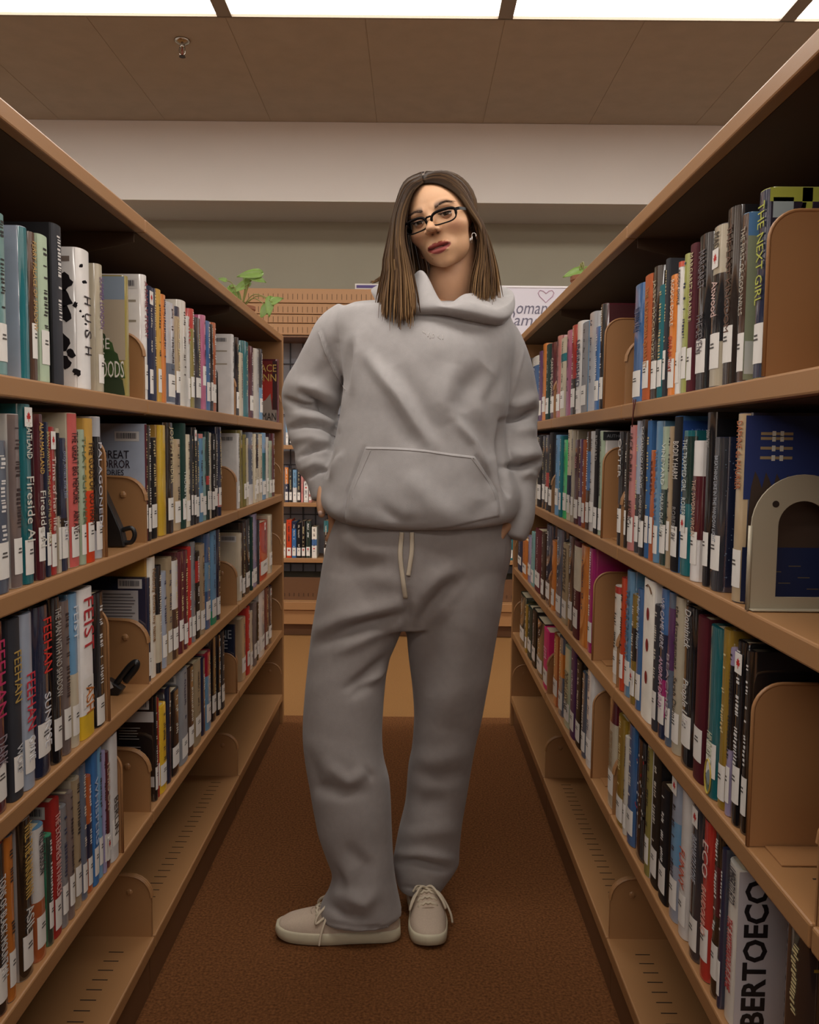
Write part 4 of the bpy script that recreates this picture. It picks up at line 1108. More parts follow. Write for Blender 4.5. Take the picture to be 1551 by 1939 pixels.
def caps(p, a, b, ra, rb):
    a, b = np.array(a), np.array(b); ab = b-a; t = np.clip(((p-a) @ ab)/(ab @ ab), 0, 1); return np.linalg.norm(p-a-t[:, None]*ab, axis=1)-(ra+(rb-ra)*t)
def smin(a, b, k):
    h = np.clip(.5+.5*(b-a)/k, 0, 1); return b+(a-b)*h-k*h*(1-h)
def smax(a, b, k): return -smin(-a, -b, k)
def head_sdf(p):
    q = p.copy(); q[:, 0] = np.abs(q[:, 0])
    d = ell(p, (0, -.012, .034), (.073, .092, .075))
    d = smin(d, ell(p, (0, .036, -.012), (.061, .054, .082)), .03)
    d = smin(d, ell(p, (0, .030, -.070), (.047, .048, .036)), .025)
    d = smin(d, ell(p, (0, .066, -.097), (.017, .017, .014)), .022)
    d = smin(d, ell(q, (.043, .058, -.022), (.019, .019, .017)), .02)
    d = smin(d, ell(q, (.024, .078, .020), (.022, .011, .007)), .014)
    d = smax(d, -ell(q, (.0315, .100, .003), (.018, .014, .011)), .012)
    d = smin(d, caps(p, (0, .085, .010), (0, .110, -.021), .0060, .0082), .009)
    d = smin(d, ell(p, (0, .1125, -.0245), (.0098, .0105, .0080)), .006)
    d = smin(d, ell(q, (.0124, .1005, -.0285), (.0064, .010, .0064)), .005)
    d = smax(d, -ell(q, (.0062, .107, -.0340), (.0038, .0065, .0038)), .002)
    d = smin(d, ell(p, (0, .074, -.068), (.027, .017, .020)), .016)
    d = smin(d, ell(q, (.009, .0895, -.0612), (.0150, .0062, .0050)), .004)
    d = smin(d, ell(p, (0, .0885, -.0764), (.0195, .0068, .0056)), .004)
    d = smax(d, -ell(p, (0, .0965, -.0684), (.0150, .011, .0026)), .0015)
    d = smax(d, -ell(p, (0, .100, -.0480), (.003, .006, .007)), .003)
    return d
nt_, np_ = 250, 210
az = np.linspace(-1, 1, nt_, endpoint=False); az = np.pi*(.45*az+.55*np.sign(az)*np.abs(az)**2.0)
el = np.linspace(-np.pi/2+.02, np.pi/2-.02, np_)
A_, E_ = np.meshgrid(az, el); dirs = np.stack([np.cos(E_)*np.sin(A_), np.cos(E_)*np.cos(A_), np.sin(E_)], -1).reshape(-1, 3)
c0 = np.array([0, .022, -.018]); rr_ = np.full(len(dirs), .2)
for _ in range(60): rr_ -= .8*head_sdf(c0+dirs*rr_[:, None])
HV = c0+dirs*rr_[:, None]
HFc = [(j*nt_+i, j*nt_+(i+1) % nt_, (j+1)*nt_+(i+1) % nt_, (j+1)*nt_+i) for j in range(np_-1) for i in range(nt_)]+[tuple(range(nt_-1, -1, -1)), tuple((np_-1)*nt_+i for i in range(nt_))]
# skin colour: complexion, lips, brows, lids
def ss(a, b, x): t = np.clip((x-a)/(b-a), 0, 1); return t*t*(3-2*t)
x, y, z = HV.T; ax = np.abs(x); front = ss(.04, .07, y)
colr = np.tile(np.array(lin('d8aa84')), (len(HV), 1))
def blend(mask, c):
    global colr
    colr = colr*(1-mask[:, None])+np.array(lin(c))*mask[:, None]
blend(.35*np.exp(-(((ax-.044)/.018)**2+((z+.03)/.016)**2)), 'b8705c')
blend(.25*np.exp(-(((x)/.012)**2+((z+.030)/.012)**2))*front, 'b87862')
blend(.45*np.exp(-(((ax-.032)/.018)**2+((z-.012)/.008)**2))*front, '8a6252')
bz = .0232+.0040*np.clip(1-((ax-.036)/.018)**2, -1, 1)-np.clip(ax-.04, 0, 1)*.32
blend(.9*np.exp(-((z-bz)/(.0068*np.clip(1.25-(ax-.014)*22, .35, 1.1)))**2)*ss(.011, .016, ax)*(1-ss(.047, .053, ax))*front, '4a3226')
up_ = -.0565+.0022*np.exp(-((ax-.0065)/.005)**2)-.0010*np.exp(-(x/.003)**2)-.0068*(ax/.0275)**2.2; mid = -.0684+.0022*(ax/.022)**2; lo_ = -.0825+.0155*(ax/.0275)**2
lip = ss(-.0009, .0009, up_-z)*ss(-.0009, .0009, z-lo_)*(1-ss(.0255, .028, ax))*front
blend(lip, '8c3a32'); blend(lip*ss(0, .003, mid-z)*.5, 'a85450'); blend(np.exp(-((z-mid)/.0019)**2)*(1-ss(.023, .028, ax))*front*.9, '3a1412')
blend(.9*np.exp(-(((ax-.0062)/.0034)**2+((z+.0345)/.003)**2))*front, '3a1c14')
blend(.5*np.exp(-(((x+.022)/.0012)**2+((z+.087)/.0012)**2))*front, '5a3a2c')
# neck and a plain body under the clothes (arms ending in hands)
NK = [h2w([(0, -.02, -.03)])[0], h2w([(0, -.022, -.07)])[0], at(853, 535, 1.95), at(848, 565, 1.965), at(838, 600, 1.97)]
rad = [.050, .050, .051, .055, .075]
pth = interp_rows(np.c_[np.array(NK), rad], 6); mb = MB(); mb.tube(pth[:, :3], pth[:, 3], 32)
Vn = np.array(mb.v)
def hand(wr, dirv, out, palm, cur, spread, side):
    """wrist, finger direction, thumb side direction, palm normal -> meshes of one hand"""
    wr, d, o_, n = [np.array(q, float) for q in (wr, dirv, out, palm)]; d /= np.linalg.norm(d); o_ -= d*(o_ @ d); o_ /= np.linalg.norm(o_); n = np.cross(d, o_)*side
    mb = MB()
    pr = [(-.022, .020, .015), (-.012, .024, .017), (0, .026, .016), (.03, .037, .015), (.06, .041, .014), (.085, .040, .012), (.095, .034, .009)]
    rings = [wr+d*t+np.outer(np.cos(TH[::3])*w_, o_)+np.outer(np.sin(TH[::3])*h_, n) for t, w_, h_ in interp_rows(pr, 3)]
    V, F_ = loft(rings); mb.add(V, F_)
    for k, (off, ln) in enumerate(((.028, .072), (.010, .080), (-.009, .075), (-.027, .058))):
        b = wr+d*.085+o_*off; pts = [b]; ang = 0
        for q, f in enumerate((.45, .30, .25)):
            ang += cur*(.5+.25*q); pts.append(pts[-1]+ln*f*(d*math.cos(ang)+n*math.sin(ang)+o_*spread*off*6))
        pp = interp_rows(pts, 3); mb.tube(pp, np.linspace(.0088, .0066, len(pp)), 10)
        mb.ell(pts[-1], (.0066, .0066, .0066), 10, 6)
    pts = [wr+d*.02+o_*.022, wr+d*.045+o_*.045, wr+d*.068+o_*.056+n*.004, wr+d*.09+o_*.058+n*.006]
    pp = interp_rows(pts, 3); mb.tube(pp, np.linspace(.0125, .0078, len(pp)), 12); mb.ell(pts[-1], (.0078, .0078, .0078), 10, 6)
    nail = np.array(pts[-1])
    return np.array(mb.v), mb.f, nail
# image-left hand: fingers down in the pocket, thumb tip out at the hem; image-right hand: wrist and palm edge at the pocket
wl = at(621, 893, 1.935); Hl = hand(wl, at(658, 1035, 1.93)-wl, (-.5, -.86, .1), (0, 0, 0), .35, .05, 1)
wr_ = at(980, 975, 1.92); Hr = hand(wr_, at(908, 1085, 1.92)-wr_, (-.35, -.93, .0), (0, 0, 0), .35, .05, -1)
body = MB()
for rows in ([(840, 600, 1.98, 45), (836, 680, 1.97, 80), (820, 800, 1.96, 75), (805, 950, 1.95, 80), (790, 1060, 1.95, 85)],
             [(700, 640, 1.96, 24), (640, 690, 1.985, 24), (594, 750, 2.0, 22), (596, 830, 1.995, 12), (619, 888, 1.945, 13)], [(925, 640, 1.96, 24), (962, 720, 1.98, 24), (972, 790, 1.98, 20), (980, 900, 1.94, 17), (980, 975, 1.92, 17)],
             [(700, 1060, 1.94, 62), (668, 1250, 1.91, 50), (665, 1420, 1.89, 40), (690, 1600, 1.88, 30), (700, 1760, 1.88, 22)], [(865, 1060, 1.94, 62), (855, 1250, 1.95, 50), (838, 1420, 1.97, 40), (808, 1600, 2.0, 30), (797, 1740, 2.01, 22)]):
    v, f = loft(tube_rings(rows, 4)); body.add(v, f)
allV = [h2w(HV), Vn, Hl[0], Hr[0], np.array(body.v)]; allF = []; n = 0
for v, f in ((allV[0], HFc), (Vn, mb.f), (Hl[0], Hl[1]), (Hr[0], Hr[1]), (allV[4], body.f)):
    allF += [tuple(i+n for i in q) for q in f]; n += len(v)
skin2 = np.tile(np.array(lin('c89a78')), (n-len(HV), 1))
body_o = child('body', np.concatenate(allV), allF, M_skin, P, cols=np.concatenate([colr, skin2]))
M_nail = mat('nail_polish', 'd8b8a8', .15, coat=1)
nb = MB(); nb.ell(Hl[2]+np.array([-.002, -.004, .004]), (.006, .0055, .007), 12, 8); child('thumb_nail', np.array(nb.v), nb.f, M_nail, body_o)
# ---- eyes: ball, iris, lids, lashes, brow hairs
M_eye = mat('eye_white', 'c8c0ba', .2, coat=.8); M_iris = mat('iris', '4a3c30', .15, coat=1); M_pup = mat('pupil', '0c0908', .1, coat=1); M_lash = mat('lashes', '1a100c', .7); M_brow = mat('brow_hair', '3c281c', .8)
M_lid = mat('eyelid_skin', 'b08468', .5)
def head_child(name, V, F_, m, parent=None, smooth=True): return child(name, h2w(np.asarray(V)), F_, m, parent or P, smooth)
for sg in (-1, 1):
    c = np.array([sg*EY, .0775, .003]); R0 = .0122
    e = MB(); e.ell(c, (R0,)*3, 24, 16); ob = head_child('eye', e.v, e.f, M_eye)
    g = np.array([.20, 1.0, -.10]); g /= np.linalg.norm(g)     # the gaze comes back to the camera
    t1_ = np.cross(g, [0, 0, 1.]); t1_ /= np.linalg.norm(t1_); t2_ = np.cross(t1_, g)
    for nm, rd, m, lift in (('iris', .0060, M_iris, .0002), ('pupil', .0027, M_pup, .0005)):
        V = [c+g*(R0+lift)]; nn = 20
        for q in (.5, 1): 
            for k in range(nn):
                a = 2*math.pi*k/nn; w2 = (t1_*math.cos(a)+t2_*math.sin(a))*rd*q; V.append(c+w2+g*(math.sqrt(R0**2-(rd*q)**2)+lift))
        F_ = [(0, 1+k, 1+(k+1) % nn) for k in range(nn)]+[(1+k, 1+nn+k, 1+nn+(k+1) % nn, 1+(k+1) % nn) for k in range(nn)]
        head_child(nm, V, F_, m, ob)
    # lids: shells a little larger than the ball
    for nm, lo2, hi2, rr2 in (('upper_lid', .13, 1.5, .0132), ('lower_lid', -1.4, -.42, .0129)):
        V = []; nu, nv = 28, 10
        for j in range(nv+1):
            for i in range(nu+1):
                a = (i/nu-.5)*2.9; open_ = math.cos(a*.95)
                b0 = lo2 if nm == 'upper_lid' else hi2
                edge = b0*max(open_, 0)**.7+(-.06)*(1-max(open_, 0))
                b_ = edge+(j/nv)*((hi2 if nm == 'upper_lid' else lo2)-edge)
                V.append(c+rr2*np.array([math.cos(b_)*math.sin(a), math.cos(b_)*math.cos(a), math.sin(b_)]))
        F_ = [(j*(nu+1)+i, j*(nu+1)+i+1, (j+1)*(nu+1)+i+1, (j+1)*(nu+1)+i) for j in range(nv) for i in range(nu)]
        head_child(nm, V, F_, M_lid, ob)
        if nm == 'upper_lid':
            l = MB(); l.tube([np.array(V[i])+np.array([0, .0006, 0]) for i in range(2, nu-1)], .0009, 6)
            for i in range(4, nu-2, 1):
                p0 = np.array(V[i]); dr = (p0-c)/R0; l.tube([p0, p0+dr*.004+np.array([0, .001, .002]), p0+dr*.006+np.array([0, .001, .005])], [.0005, .0004, .0001], 4)
            head_child('eyelashes', l.v, l.f, M_lash, ob)
    br = MB()
    for k in range(90):
        t = random.random(); xx = .013+.037*t; zz = .0192+.0066*math.sin(min(t*1.15, 1)*math.pi*.62)-.006*max(t-.62, 0)+random.uniform(-1, 1)*.0026*(1.1-t)
        p0 = np.array([sg*xx, 0, zz]); dd = np.array([[0, 1., 0]]); yy = np.interp(0, [0, 1], [0, 1])
        q = np.array([[sg*xx, .15, zz]]); 
        for _ in range(30): q[:, 1] -= head_sdf(q)*.8
        p0 = q[0]; br.tube([p0, p0+np.array([sg*.003*(.4+t), .0008, .0026*(1-t*1.2)]), p0+np.array([sg*.006*(.4+t), .0004, .0034*(1-t*1.5)])], [.0003, .00025, .0001], 4)
    head_child('eyebrow', br.v, br.f, M_brow)
te = MB(); te.box(-.0095, .0095, .086, .0892, -.0690, -.0658); head_child('teeth', te.v, te.f, mat('teeth', 'd8d0c8', .2), smooth=False)
# ---- ears and earrings
for sg in (-1, 1):
    ea = MB(); cen = np.array([sg*.0645, -.002, -.034])
    pts = [(-.004, .020), (.004, .030), (.014, .030), (.020, .018), (.018, .002), (.010, -.014), (.003, -.026), (-.003, -.024)]
    ea.tube([cen+np.array([sg*(.003+.005*max(0, u)/.02), -u, v]) for u, v in interp_rows(pts, 4)], .0042, 8)
    ea.ell(cen+np.array([sg*.004, -.006, .004]), (.004, .012, .024), 12, 10); ea.ell(cen+np.array([sg*.003, -.002, -.023]), (.004, .007, .008), 10, 8)
    V = h2w(np.array(ea.v)); child('ear', V, ea.f, M_skin, body_o, cols=np.tile(np.array(lin('b98a70')), (len(V), 1)))
def earring_bits():
    e = MB(); c = at(897.5, 446, 1.835)
    e.tube([c+np.array([.0045*math.cos(a), 0, .0055*math.sin(a)]) for a in np.linspace(-.6, math.pi*1.25, 14)], .0008, 6); child('earring', np.array(e.v), e.f, M_silver, P)
    for xx, y0, y1 in ((893.2, 446, 460), (890.0, 450, 460)):
        e = MB(); a, b = at(xx+.8, y0, 1.835), at(xx, y1, 1.835); e.tube([a, (a+b)/2, b], .0011, 6); child('earring', np.array(e.v), e.f, M_silver, P)
earring_bits()
# ---- glasses, low on the nose
gl = MB(); gz, gy = -.0065, .1065
ge = empty('glasses', (0, 0, 0)); ge.parent = P
def rim(sg):
    w2, h2 = .0262, .0148; c = np.array([sg*.0322-.0015, gy, gz]); pts = []
    for a in np.linspace(0, 2*math.pi, 40, endpoint=False):
        ca, sa = math.cos(a), math.sin(a); n_ = 3.2
        xx = w2*np.sign(ca)*abs(ca)**(2/n_); zz = h2*np.sign(sa)*abs(sa)**(2/n_)
        xx += sg*.0022*(zz/h2)                     # corners flare outwards at the top
        yb_ = -.012*((abs(c[0]+xx))/.06)**2
        pts.append(c+np.array([xx, yb_, zz]))
    return pts
for sg in (-1, 1):
    pts = rim(sg); m_ = MB(); th_ = [.0017 if p[2] < gz-.004 else .0030 for p in pts]; m_.tube(pts+[pts[0], pts[1]], th_+th_[:2], 8, cap=False); head_child('rim', m_.v, m_.f, M_frame, ge)
    n_ = len(pts); cc_ = np.mean(pts, 0); V = [cc_+np.array([0, -.0003, 0])]+[np.array(p)+np.array([0, .0, 0]) for p in pts]
    V2 = V+[q+np.array([0, .0008, 0]) for q in V]
    F_ = [(0, 1+(k+1) % n_, 1+k) for k in range(n_)]+[(n_+1, n_+2+k, n_+2+(k+1) % n_) for k in range(n_)]
    head_child('lens', V2, F_, M_lens, ge)
    ends = pts[np.argmax([sg*p[0]+.6*p[2] for p in pts])]
    m_ = MB(); tp = [ends+np.array([-sg*.002, .001, -.001]), ends+np.array([sg*.004, -.003, .0]), ends+np.array([sg*.0085, -.018, .001]), np.array([sg*.0715, .03, .004]), np.array([sg*.0745, -.005, .006]), np.array([sg*.074, -.03, -.006])]
    if sg < 0: tp[1], tp[2] = ends+np.array([.002, -.004, .0]), ends+np.array([.001, -.02, .001])
    tq = interp_rows(tp, 5); V = []
    for i, p in enumerate(tq):
        hh = .0036-.0012*i/len(tq)
        V += [p+np.array([0, 0, hh]), p+np.array([sg*.0016, 0, hh]), p+np.array([sg*.0016, 0, -hh]), p+np.array([0, 0, -hh])]
    F_ = [(4*i+j, 4*i+(j+1) % 4, 4*i+4+(j+1) % 4, 4*i+4+j) for i in range(len(tq)-1) for j in range(4)]+[(0, 1, 2, 3), tuple(4*len(tq)-4+j for j in (3, 2, 1, 0))]
    head_child('temple', V, F_, M_frame, ge, smooth=False)
    m_ = MB(); s0 = ends+np.array([-sg*.0035, .0018, .0005]); m_.box(s0[0]-.0022, s0[0]+.0022, s0[1]-.0006, s0[1]+.0008, s0[2]-.0008, s0[2]+.0008); head_child('hinge_stud', m_.v, m_.f, M_silver, ge)
m_ = MB(); m_.tube([(-.0085, gy, gz+.006), (-.004, gy+.002, gz+.0095), (.004, gy+.002, gz+.0095), (.0085, gy, gz+.006)], .0022, 8); head_child('bridge', m_.v, m_.f, M_frame, ge)
# ---- hair
locks_V, locks_F, locks_C = [], [], []
CH = [np.array(lin(c)) for c in ('2c1f17', '3a2a1c', '20160f', '453322', '33241a')]
TIP = [np.array(lin(c)) for c in ('6e5238', '8a6a48', '4a3626', 'a8855c', '5a4430')]
def lock(path, w0, w1, seed, flatv=None):
    pth = np.array(path); m = len(pth); nn = 6; n0 = sum(len(v) for v in locks_V); V = []; C = []
    base, tip = CH[seed % 5], TIP[(seed*3) % 5]
    for i in range(m):
        t = pth[min(i+1, m-1)]-pth[max(i-1, 0)]; t /= np.linalg.norm(t)+1e-9
        rad_ = pth[i]-(HC0+HU*(-.02)); out = rad_-t*(rad_ @ t); out[2] *= .5; out /= np.linalg.norm(out)+1e-9
        a = np.cross(t, out); f = i/(m-1); wd = (w0+(w1-w0)*f)*(1-max(0, f-.75)*3.2 if f > .75 else 1)*(.55+.45*min(1, f*6)); th_ = wd*.34
        for k in range(nn):
            an = 2*math.pi*k/nn; V.append(pth[i]+a*wd*math.cos(an)+out*th_*math.sin(an))
            C.append(base*(1-f**1.7)+tip*f**1.7)
    locks_V.append(np.array(V)); locks_C.append(np.array(C))
    for i in range(m-1):
        for k in range(nn): locks_F.append((n0+i*nn+k, n0+i*nn+(k+1) % nn, n0+(i+1)*nn+(k+1) % nn, n0+(i+1)*nn+k))
    locks_F.append(tuple(n0+k for k in range(nn-1, -1, -1))); locks_F.append(tuple(n0+(m-1)*nn+k for k in range(nn)))
GL = np.array([[(801, 345, 1.86), (782, 362, 1.857), (768, 400, 1.857), (764, 450, 1.852), (775, 510, 1.83), (784, 560, 1.805), (786, 600, 1.795)],
      [(800, 339, 1.868), (774, 358, 1.866), (756, 405, 1.866), (753, 455, 1.855), (756, 510, 1.835), (757, 560, 1.812), (757, 606, 1.80)],
      [(799, 332, 1.89), (767, 350, 1.895), (748, 405, 1.90), (742, 460, 1.885), (738, 515, 1.86), (733, 560, 1.84), (731, 603, 1.825)],
      [(799, 326, 1.92), (766, 345, 1.935), (748, 400, 1.95), (738, 455, 1.95), (730, 510, 1.925), (722, 550, 1.895), (716, 585, 1.87)],
      [(802, 326, 1.96), (785, 340, 2.0), (782, 390, 2.035), (800, 450, 2.03), (818, 505, 2.025), (818, 550, 2.0), (810, 580, 1.97)]], float)
GR = np.array([[(803, 346, 1.86), (838, 349, 1.85), (868, 368, 1.852), (890, 402, 1.865), (907, 435, 1.89), (908, 480, 1.895), (898, 530, 1.875), (893, 572, 1.85)],
      [(803, 341, 1.865), (842, 340, 1.86), (874, 363, 1.862), (897, 402, 1.88), (914, 440, 1.9), (917, 490, 1.89), (912, 535, 1.86), (910, 575, 1.84)],
      [(804, 332, 1.89), (846, 331, 1.885), (877, 360, 1.89), (899, 404, 1.905), (917, 450, 1.91), (924, 495, 1.90), (927, 540, 1.88), (926, 574, 1.86)],
      [(805, 327, 1.92), (846, 329, 1.93), (877, 362, 1.94), (900, 410, 1.95), (921, 455, 1.95), (933, 500, 1.94), (938, 540, 1.92), (940, 568, 1.90)],
      [(806, 326, 1.96), (845, 332, 2.0), (868, 360, 2.03), (880, 405, 2.035), (884, 460, 2.03), (882, 510, 2.01), (880, 550, 1.985), (880, 575, 1.96)]], float)
def push(p):       # keep a hair point outside the skull
    q = np.array([[(p-HC0) @ HX, (p-HC0) @ HFW, (p-HC0) @ HU]])
    for _ in range(6):
        d = head_sdf(q)[0]
        if d > .004: break
        g = q[0]-np.array([0, .01, .0]); g /= np.linalg.norm(g); q = q+g*(.0045-d)
    return h2w(q)[0]
def make_side(G, count, jit):
    for k in range(count):
        u = random.random()*(len(G)-1)*.999; i = int(u); a = u-i; g = G[i]*(1-a)+G[min(i+1, len(G)-1)]*a
        g = interp_rows(g, 4); m = len(g); t = np.linspace(0, 1, m)
        jx, ph, am = random.gauss(0, 1)*jit, random.uniform(0, 6), random.uniform(.8, 3.6)
        g[:, 0] += jx*t**1.3+am*np.sin(ph+t*random.uniform(3, 7))*t; g[:, 1] += random.gauss(0, 9)*t**3; g[:, 2] += random.gauss(0, .008)*t
        cut = m if random.random() < .75 else random.randint(int(m*.8), m)
        pts = [at(*q) for q in g[:cut]]; pts = [push(p) if j < cut*.62 else p for j, p in enumerate(pts)]
        lock(pts, random.uniform(.003, .0068), random.uniform(.002, .005), random.randrange(100))
make_side(GL, 300, 4.5); make_side(GR, 300, 4.5)
for k in range(5):                                  # the flick at the shoulder, image left
    pts = [at(748, 440, 1.95), at(738, 490, 1.94), at(726, 520, 1.93), at(712, 532, 1.925), at(700+random.uniform(0, 6), 533+random.uniform(-2, 4), 1.92)]; lock(interp_rows(pts, 4), .005, .003, k+3)
for k in range(26):                                 # fine strays in front
    side_ = random.choice([GL, GR]); g = interp_rows(side_[random.randint(0, 3)], 4); t = np.linspace(0, 1, len(g)); g[:, 0] += random.gauss(0, 5)*t+3*np.sin(t*9+k); g[:, 2] -= .006*t
    lock([push(at(*q)) if j < 14 else at(*q) for j, q in enumerate(g)], .0013, .0009, 3+5*k)
# scalp cap under the locks
hm_ = (HV[:, 2] > .068-.55*np.clip(.075-HV[:, 1], 0, 1)-.35*np.clip(np.abs(HV[:, 0])-.03, 0, 1)*1.0) & ((HV[:, 1] < .058) | (HV[:, 2] > .078))
cap = HV+(HV-c0)/np.linalg.norm(HV-c0, axis=1)[:, None]*.0055
n0 = sum(len(v) for v in locks_V); locks_V.append(h2w(cap)); locks_C.append(np.tile(CH[2]*.9, (len(cap), 1)))
locks_F += [tuple(i+n0 for i in f) for f in HFc if all(hm_[i] for i in f)]
child('hair', np.concatenate(locks_V), locks_F, M_hair, P, cols=np.concatenate(locks_C))
# ------------------------------------------------------------------ unit along the back wall
YU = 4.9
zat = lambda y, Y=YU: at(775, y, Y)[2]
M_wall2 = mat('slatwall_grey', '8f9098', .7)
M_wire = mat('dark_wire', '2c2a30', .5)
bu = empty('back_bookcase', (0, YU, 0), 'wide wooden wall bookcase with slotted header across the end of the aisle', 'bookcase')
X0, X1 = -2.4, 2.4
def bpart(name, m, x0, x1, y0, y1, z0, z1, parent=None, bevel=.002):
    return MB().box(x0, x1, y0, y1, z0, z1).build(name, m, parent or bu, bevel=bevel)
zs = [zat(y) for y in (548, 576.5, 597.5, 614.5, 637)]
for k in range(4):
    st = bpart('header_slat', M_wood, X0, X1, 0, .02, zs[k+1]+.003, zs[k]-.001)
    sl = MB(); zc = zs[k+1]+(zs[k]-zs[k+1])*.45; x = X0+.05
    while x < X1-.05: sl.box(x, x+.0022, -.001, .004, zc-.016, zc+.016); x += .028
    o = sl.build('slots', M_dark, st); o['kind'] = 'stuff'
bpart('header_back', M_woodd, X0, X1, .021, .035, zs[4], zs[0])
bpart('top_rail', M_woodd, X0, X1, .0, .3, zs[4]-.012, zs[4]-.002)
BZ = [zat(845), zat(954), zat(1060)]
for z in BZ: bpart('shelf', M_wood, X0, X1, 0, .26, z-.024, z)
bpart('grid_back', M_wall2, X0, X1, .29, .30, zat(1098), zs[4])
for k in range(62): 
    x = X0+.02+k*.0775
    if abs(x) < 1.0: MB().box(x-.003, x+.003, .282, .288, zat(1098), zs[4]-.012).build('wire', M_wire, bu)
z = zat(1098)+.05
while z < zs[4]-.05: MB().box(X0, X1, .276, .282, z-.003, z+.003).build('wire', M_wire, bu); z += .305
fp = bpart('lower_panel', M_woodd, X0, X1, .05, .07, zat(1141), zat(1098))
sl = MB(); x = X0+.05
while x < X1: sl.box(x, x+.002, .047, .052, zat(1134), zat(1128)); x += .028
sl.build('slots', M_dark, fp)['kind'] = 'stuff'
bpart('base_shelf', M_wood, X0, X1, -.02, .3, zat(1156), zat(1141))
bpart('plinth', M_wood, X0, X1, -.005, .3, zat(1184), zat(1157))
bpart('foot_rail', M_woodd, X0, X1, .05, .3, 0, zat(1184))
BROW = [('''541 546 664 white/white band=sky:.4:.75
548 557 657 black leaf=.12
557 560 668 charcoal
560.5 565 660 maroon band=white:0:.4
566 574 655 dgreen
574.5 582 659 black
583 590 662 navy
591 598 668 red
599 606 660 tan''', 0), ('''539 546 884 navy band=orange:.05:.5
547 553 890 black
554 562 892 sky band=white:.55:1
562.5 569 892 black
570 574 900 salmon n
575 584 914 white leaf=.3
584.5 590 925 salmon leaf=.3''', 1), ('''536 541 994 cream
542 552 987 rorange leaf=.8
552.5 561 990 blue band=navy:0:.2
561.5 570 992 black
570.5 578.5 989 black leaf=.78
579 588 989 dgreen leaf=.76
590 600 1000 ivory band=blue:.4:.6 leaf=.7
613 622 988 teal band=black:.3:1
967 974 990 teal
975 981 996 grey''', 2)]
for data, i in BROW:
    nms = []; rts = []
    for ln in data.split('\n'):
        xa, xb, yt, sc, cc, o = parse(ln); o['lab'] = .012
        a, b = at(xa, 900, YU+.03)[0], at(xb, 900, YU+.03)[0]; z = BZ[i]; h = min(zat(yt, YU+.03)-z, .29)
        rt = book(((a+b)/2, YU+.03, z+.0006), -math.pi/2, -1, b-a-.001, h, .15, sc, cc, o, ('B', i)); rts.append(rt); nms.append(PAL[sc][1])
    for k, rt in enumerate(rts):
        a, c = (nms[k-1] if k else 'the end'), (nms[k+1] if k+1 < len(nms) else 'the end')
        pos = 'between %s and %s' % (a, c)
        tag(rt, '%s book %s, %s shelf of the far back wall bookcase' % (nms[k], pos, SHN[i]), 'book', 'books on the back wall bookcase')
# ------------------------------------------------------------------ bookends
M_plate = mat('tan_bookend_enamel', 'a87a50', .35, noise=.03, nscale=9)
def bookend(s, F, Y, z, H, W, label, inset=.006, foot=.05):
    for b_ in BOOKS:           # stand just clear of the neighbouring book
        l_ = b_[0].location; t_ = b_[0].children[0].dimensions.y/2 if b_[0].children[0].dimensions.y else max(v.co.y for v in b_[0].children[0].data.vertices)
        if abs(l_.z-z) < .01 and l_.x*s > 0 and abs(l_.x) < 1 and abs(l_.y-Y) < t_+.004: Y = l_.y+(t_+.005)*(1 if (Y > l_.y or s < 0) else -1)
    e = empty('bookend', (s*(F+inset), Y, z+.0006), label, 'bookend', 'tan metal bookends')
    R = .035; pl = [(0, 0), (0, H-R)]+[(s*(R-R*math.cos(t)), H-R+R*math.sin(t)) for t in [math.pi/2*q/8 for q in range(1, 9)]]+[(s*W, H), (s*W, 0)]
    mb = MB(); mb.prism(pl, -.0012, .0012); mb.build('plate', M_plate, e, fix=True)
    rm = MB(); rm.tube([(x, 0, z_) for x, z_ in pl[:11]], .0024, 6); rm.build('rolled_edge', M_plate, e, smooth=True)
    MB().box(s*.02, s*(W-.01), -foot if s > 0 else .003, -.003 if s > 0 else foot, .0002, .0016).build('foot', M_plate, e)
    return e
bookend(-1, AL, y_of(200, -AL, ZS[1]+.1), ZS[1], .205, .13, 'tan bookend after the silver book, second shelf of the left bookcase')
bookend(-1, AL, y_of(206, -AL, ZS[2]+.1), ZS[2], .20, .13, 'tan bookend after the thick black book, third shelf of the left bookcase', .002)
bookend(-1, AL, y_of(233, -AL, ZS[3]+.1), ZS[3], .19, .13, 'tan bookend after the white Berlin book, fourth shelf of the left bookcase', .002)
bookend(-1, AL, y_of(449.5, -AL, ZS[3]+.06), ZS[3], .12, .1, 'tan bookend beside the navy face out book, fourth shelf of the left bookcase', .002, .012)
bookend(1, AR, y_of(1449, AR, ZS[0]+.1), ZS[0], .19, .16, 'large tan bookend covering the lime and purple book, upper right corner', .002)
bookend(1, AR, y_of(1143.5, AR, ZS[0]+.1), ZS[0], .19, .14, 'tan bookend in front of the dark red cover, right top shelf', .002)
bookend(1, AR, y_of(1139.5, AR, ZS[1]+.1), ZS[1], .195, .14, 'tan bookend after the black book, second shelf of the right bookcase', .002)
bookend(1, AR, y_of(1418.5, AR, ZS[2]+.1), ZS[2], .2, .16, 'large tan bookend covering black books, third shelf near the right edge', .002)
bookend(1, AR, y_of(1122, AR, ZS[2]+.1), ZS[2], .2, .14, 'tan bookend beside the magenta book, third shelf of the right bookcase', .002)
bookend(1, AR, y_of(1120.5, AR, ZS[3]+.1), ZS[3], .2, .14, 'tan bookend after the thin white book, fourth shelf of the right bookcase', .002)
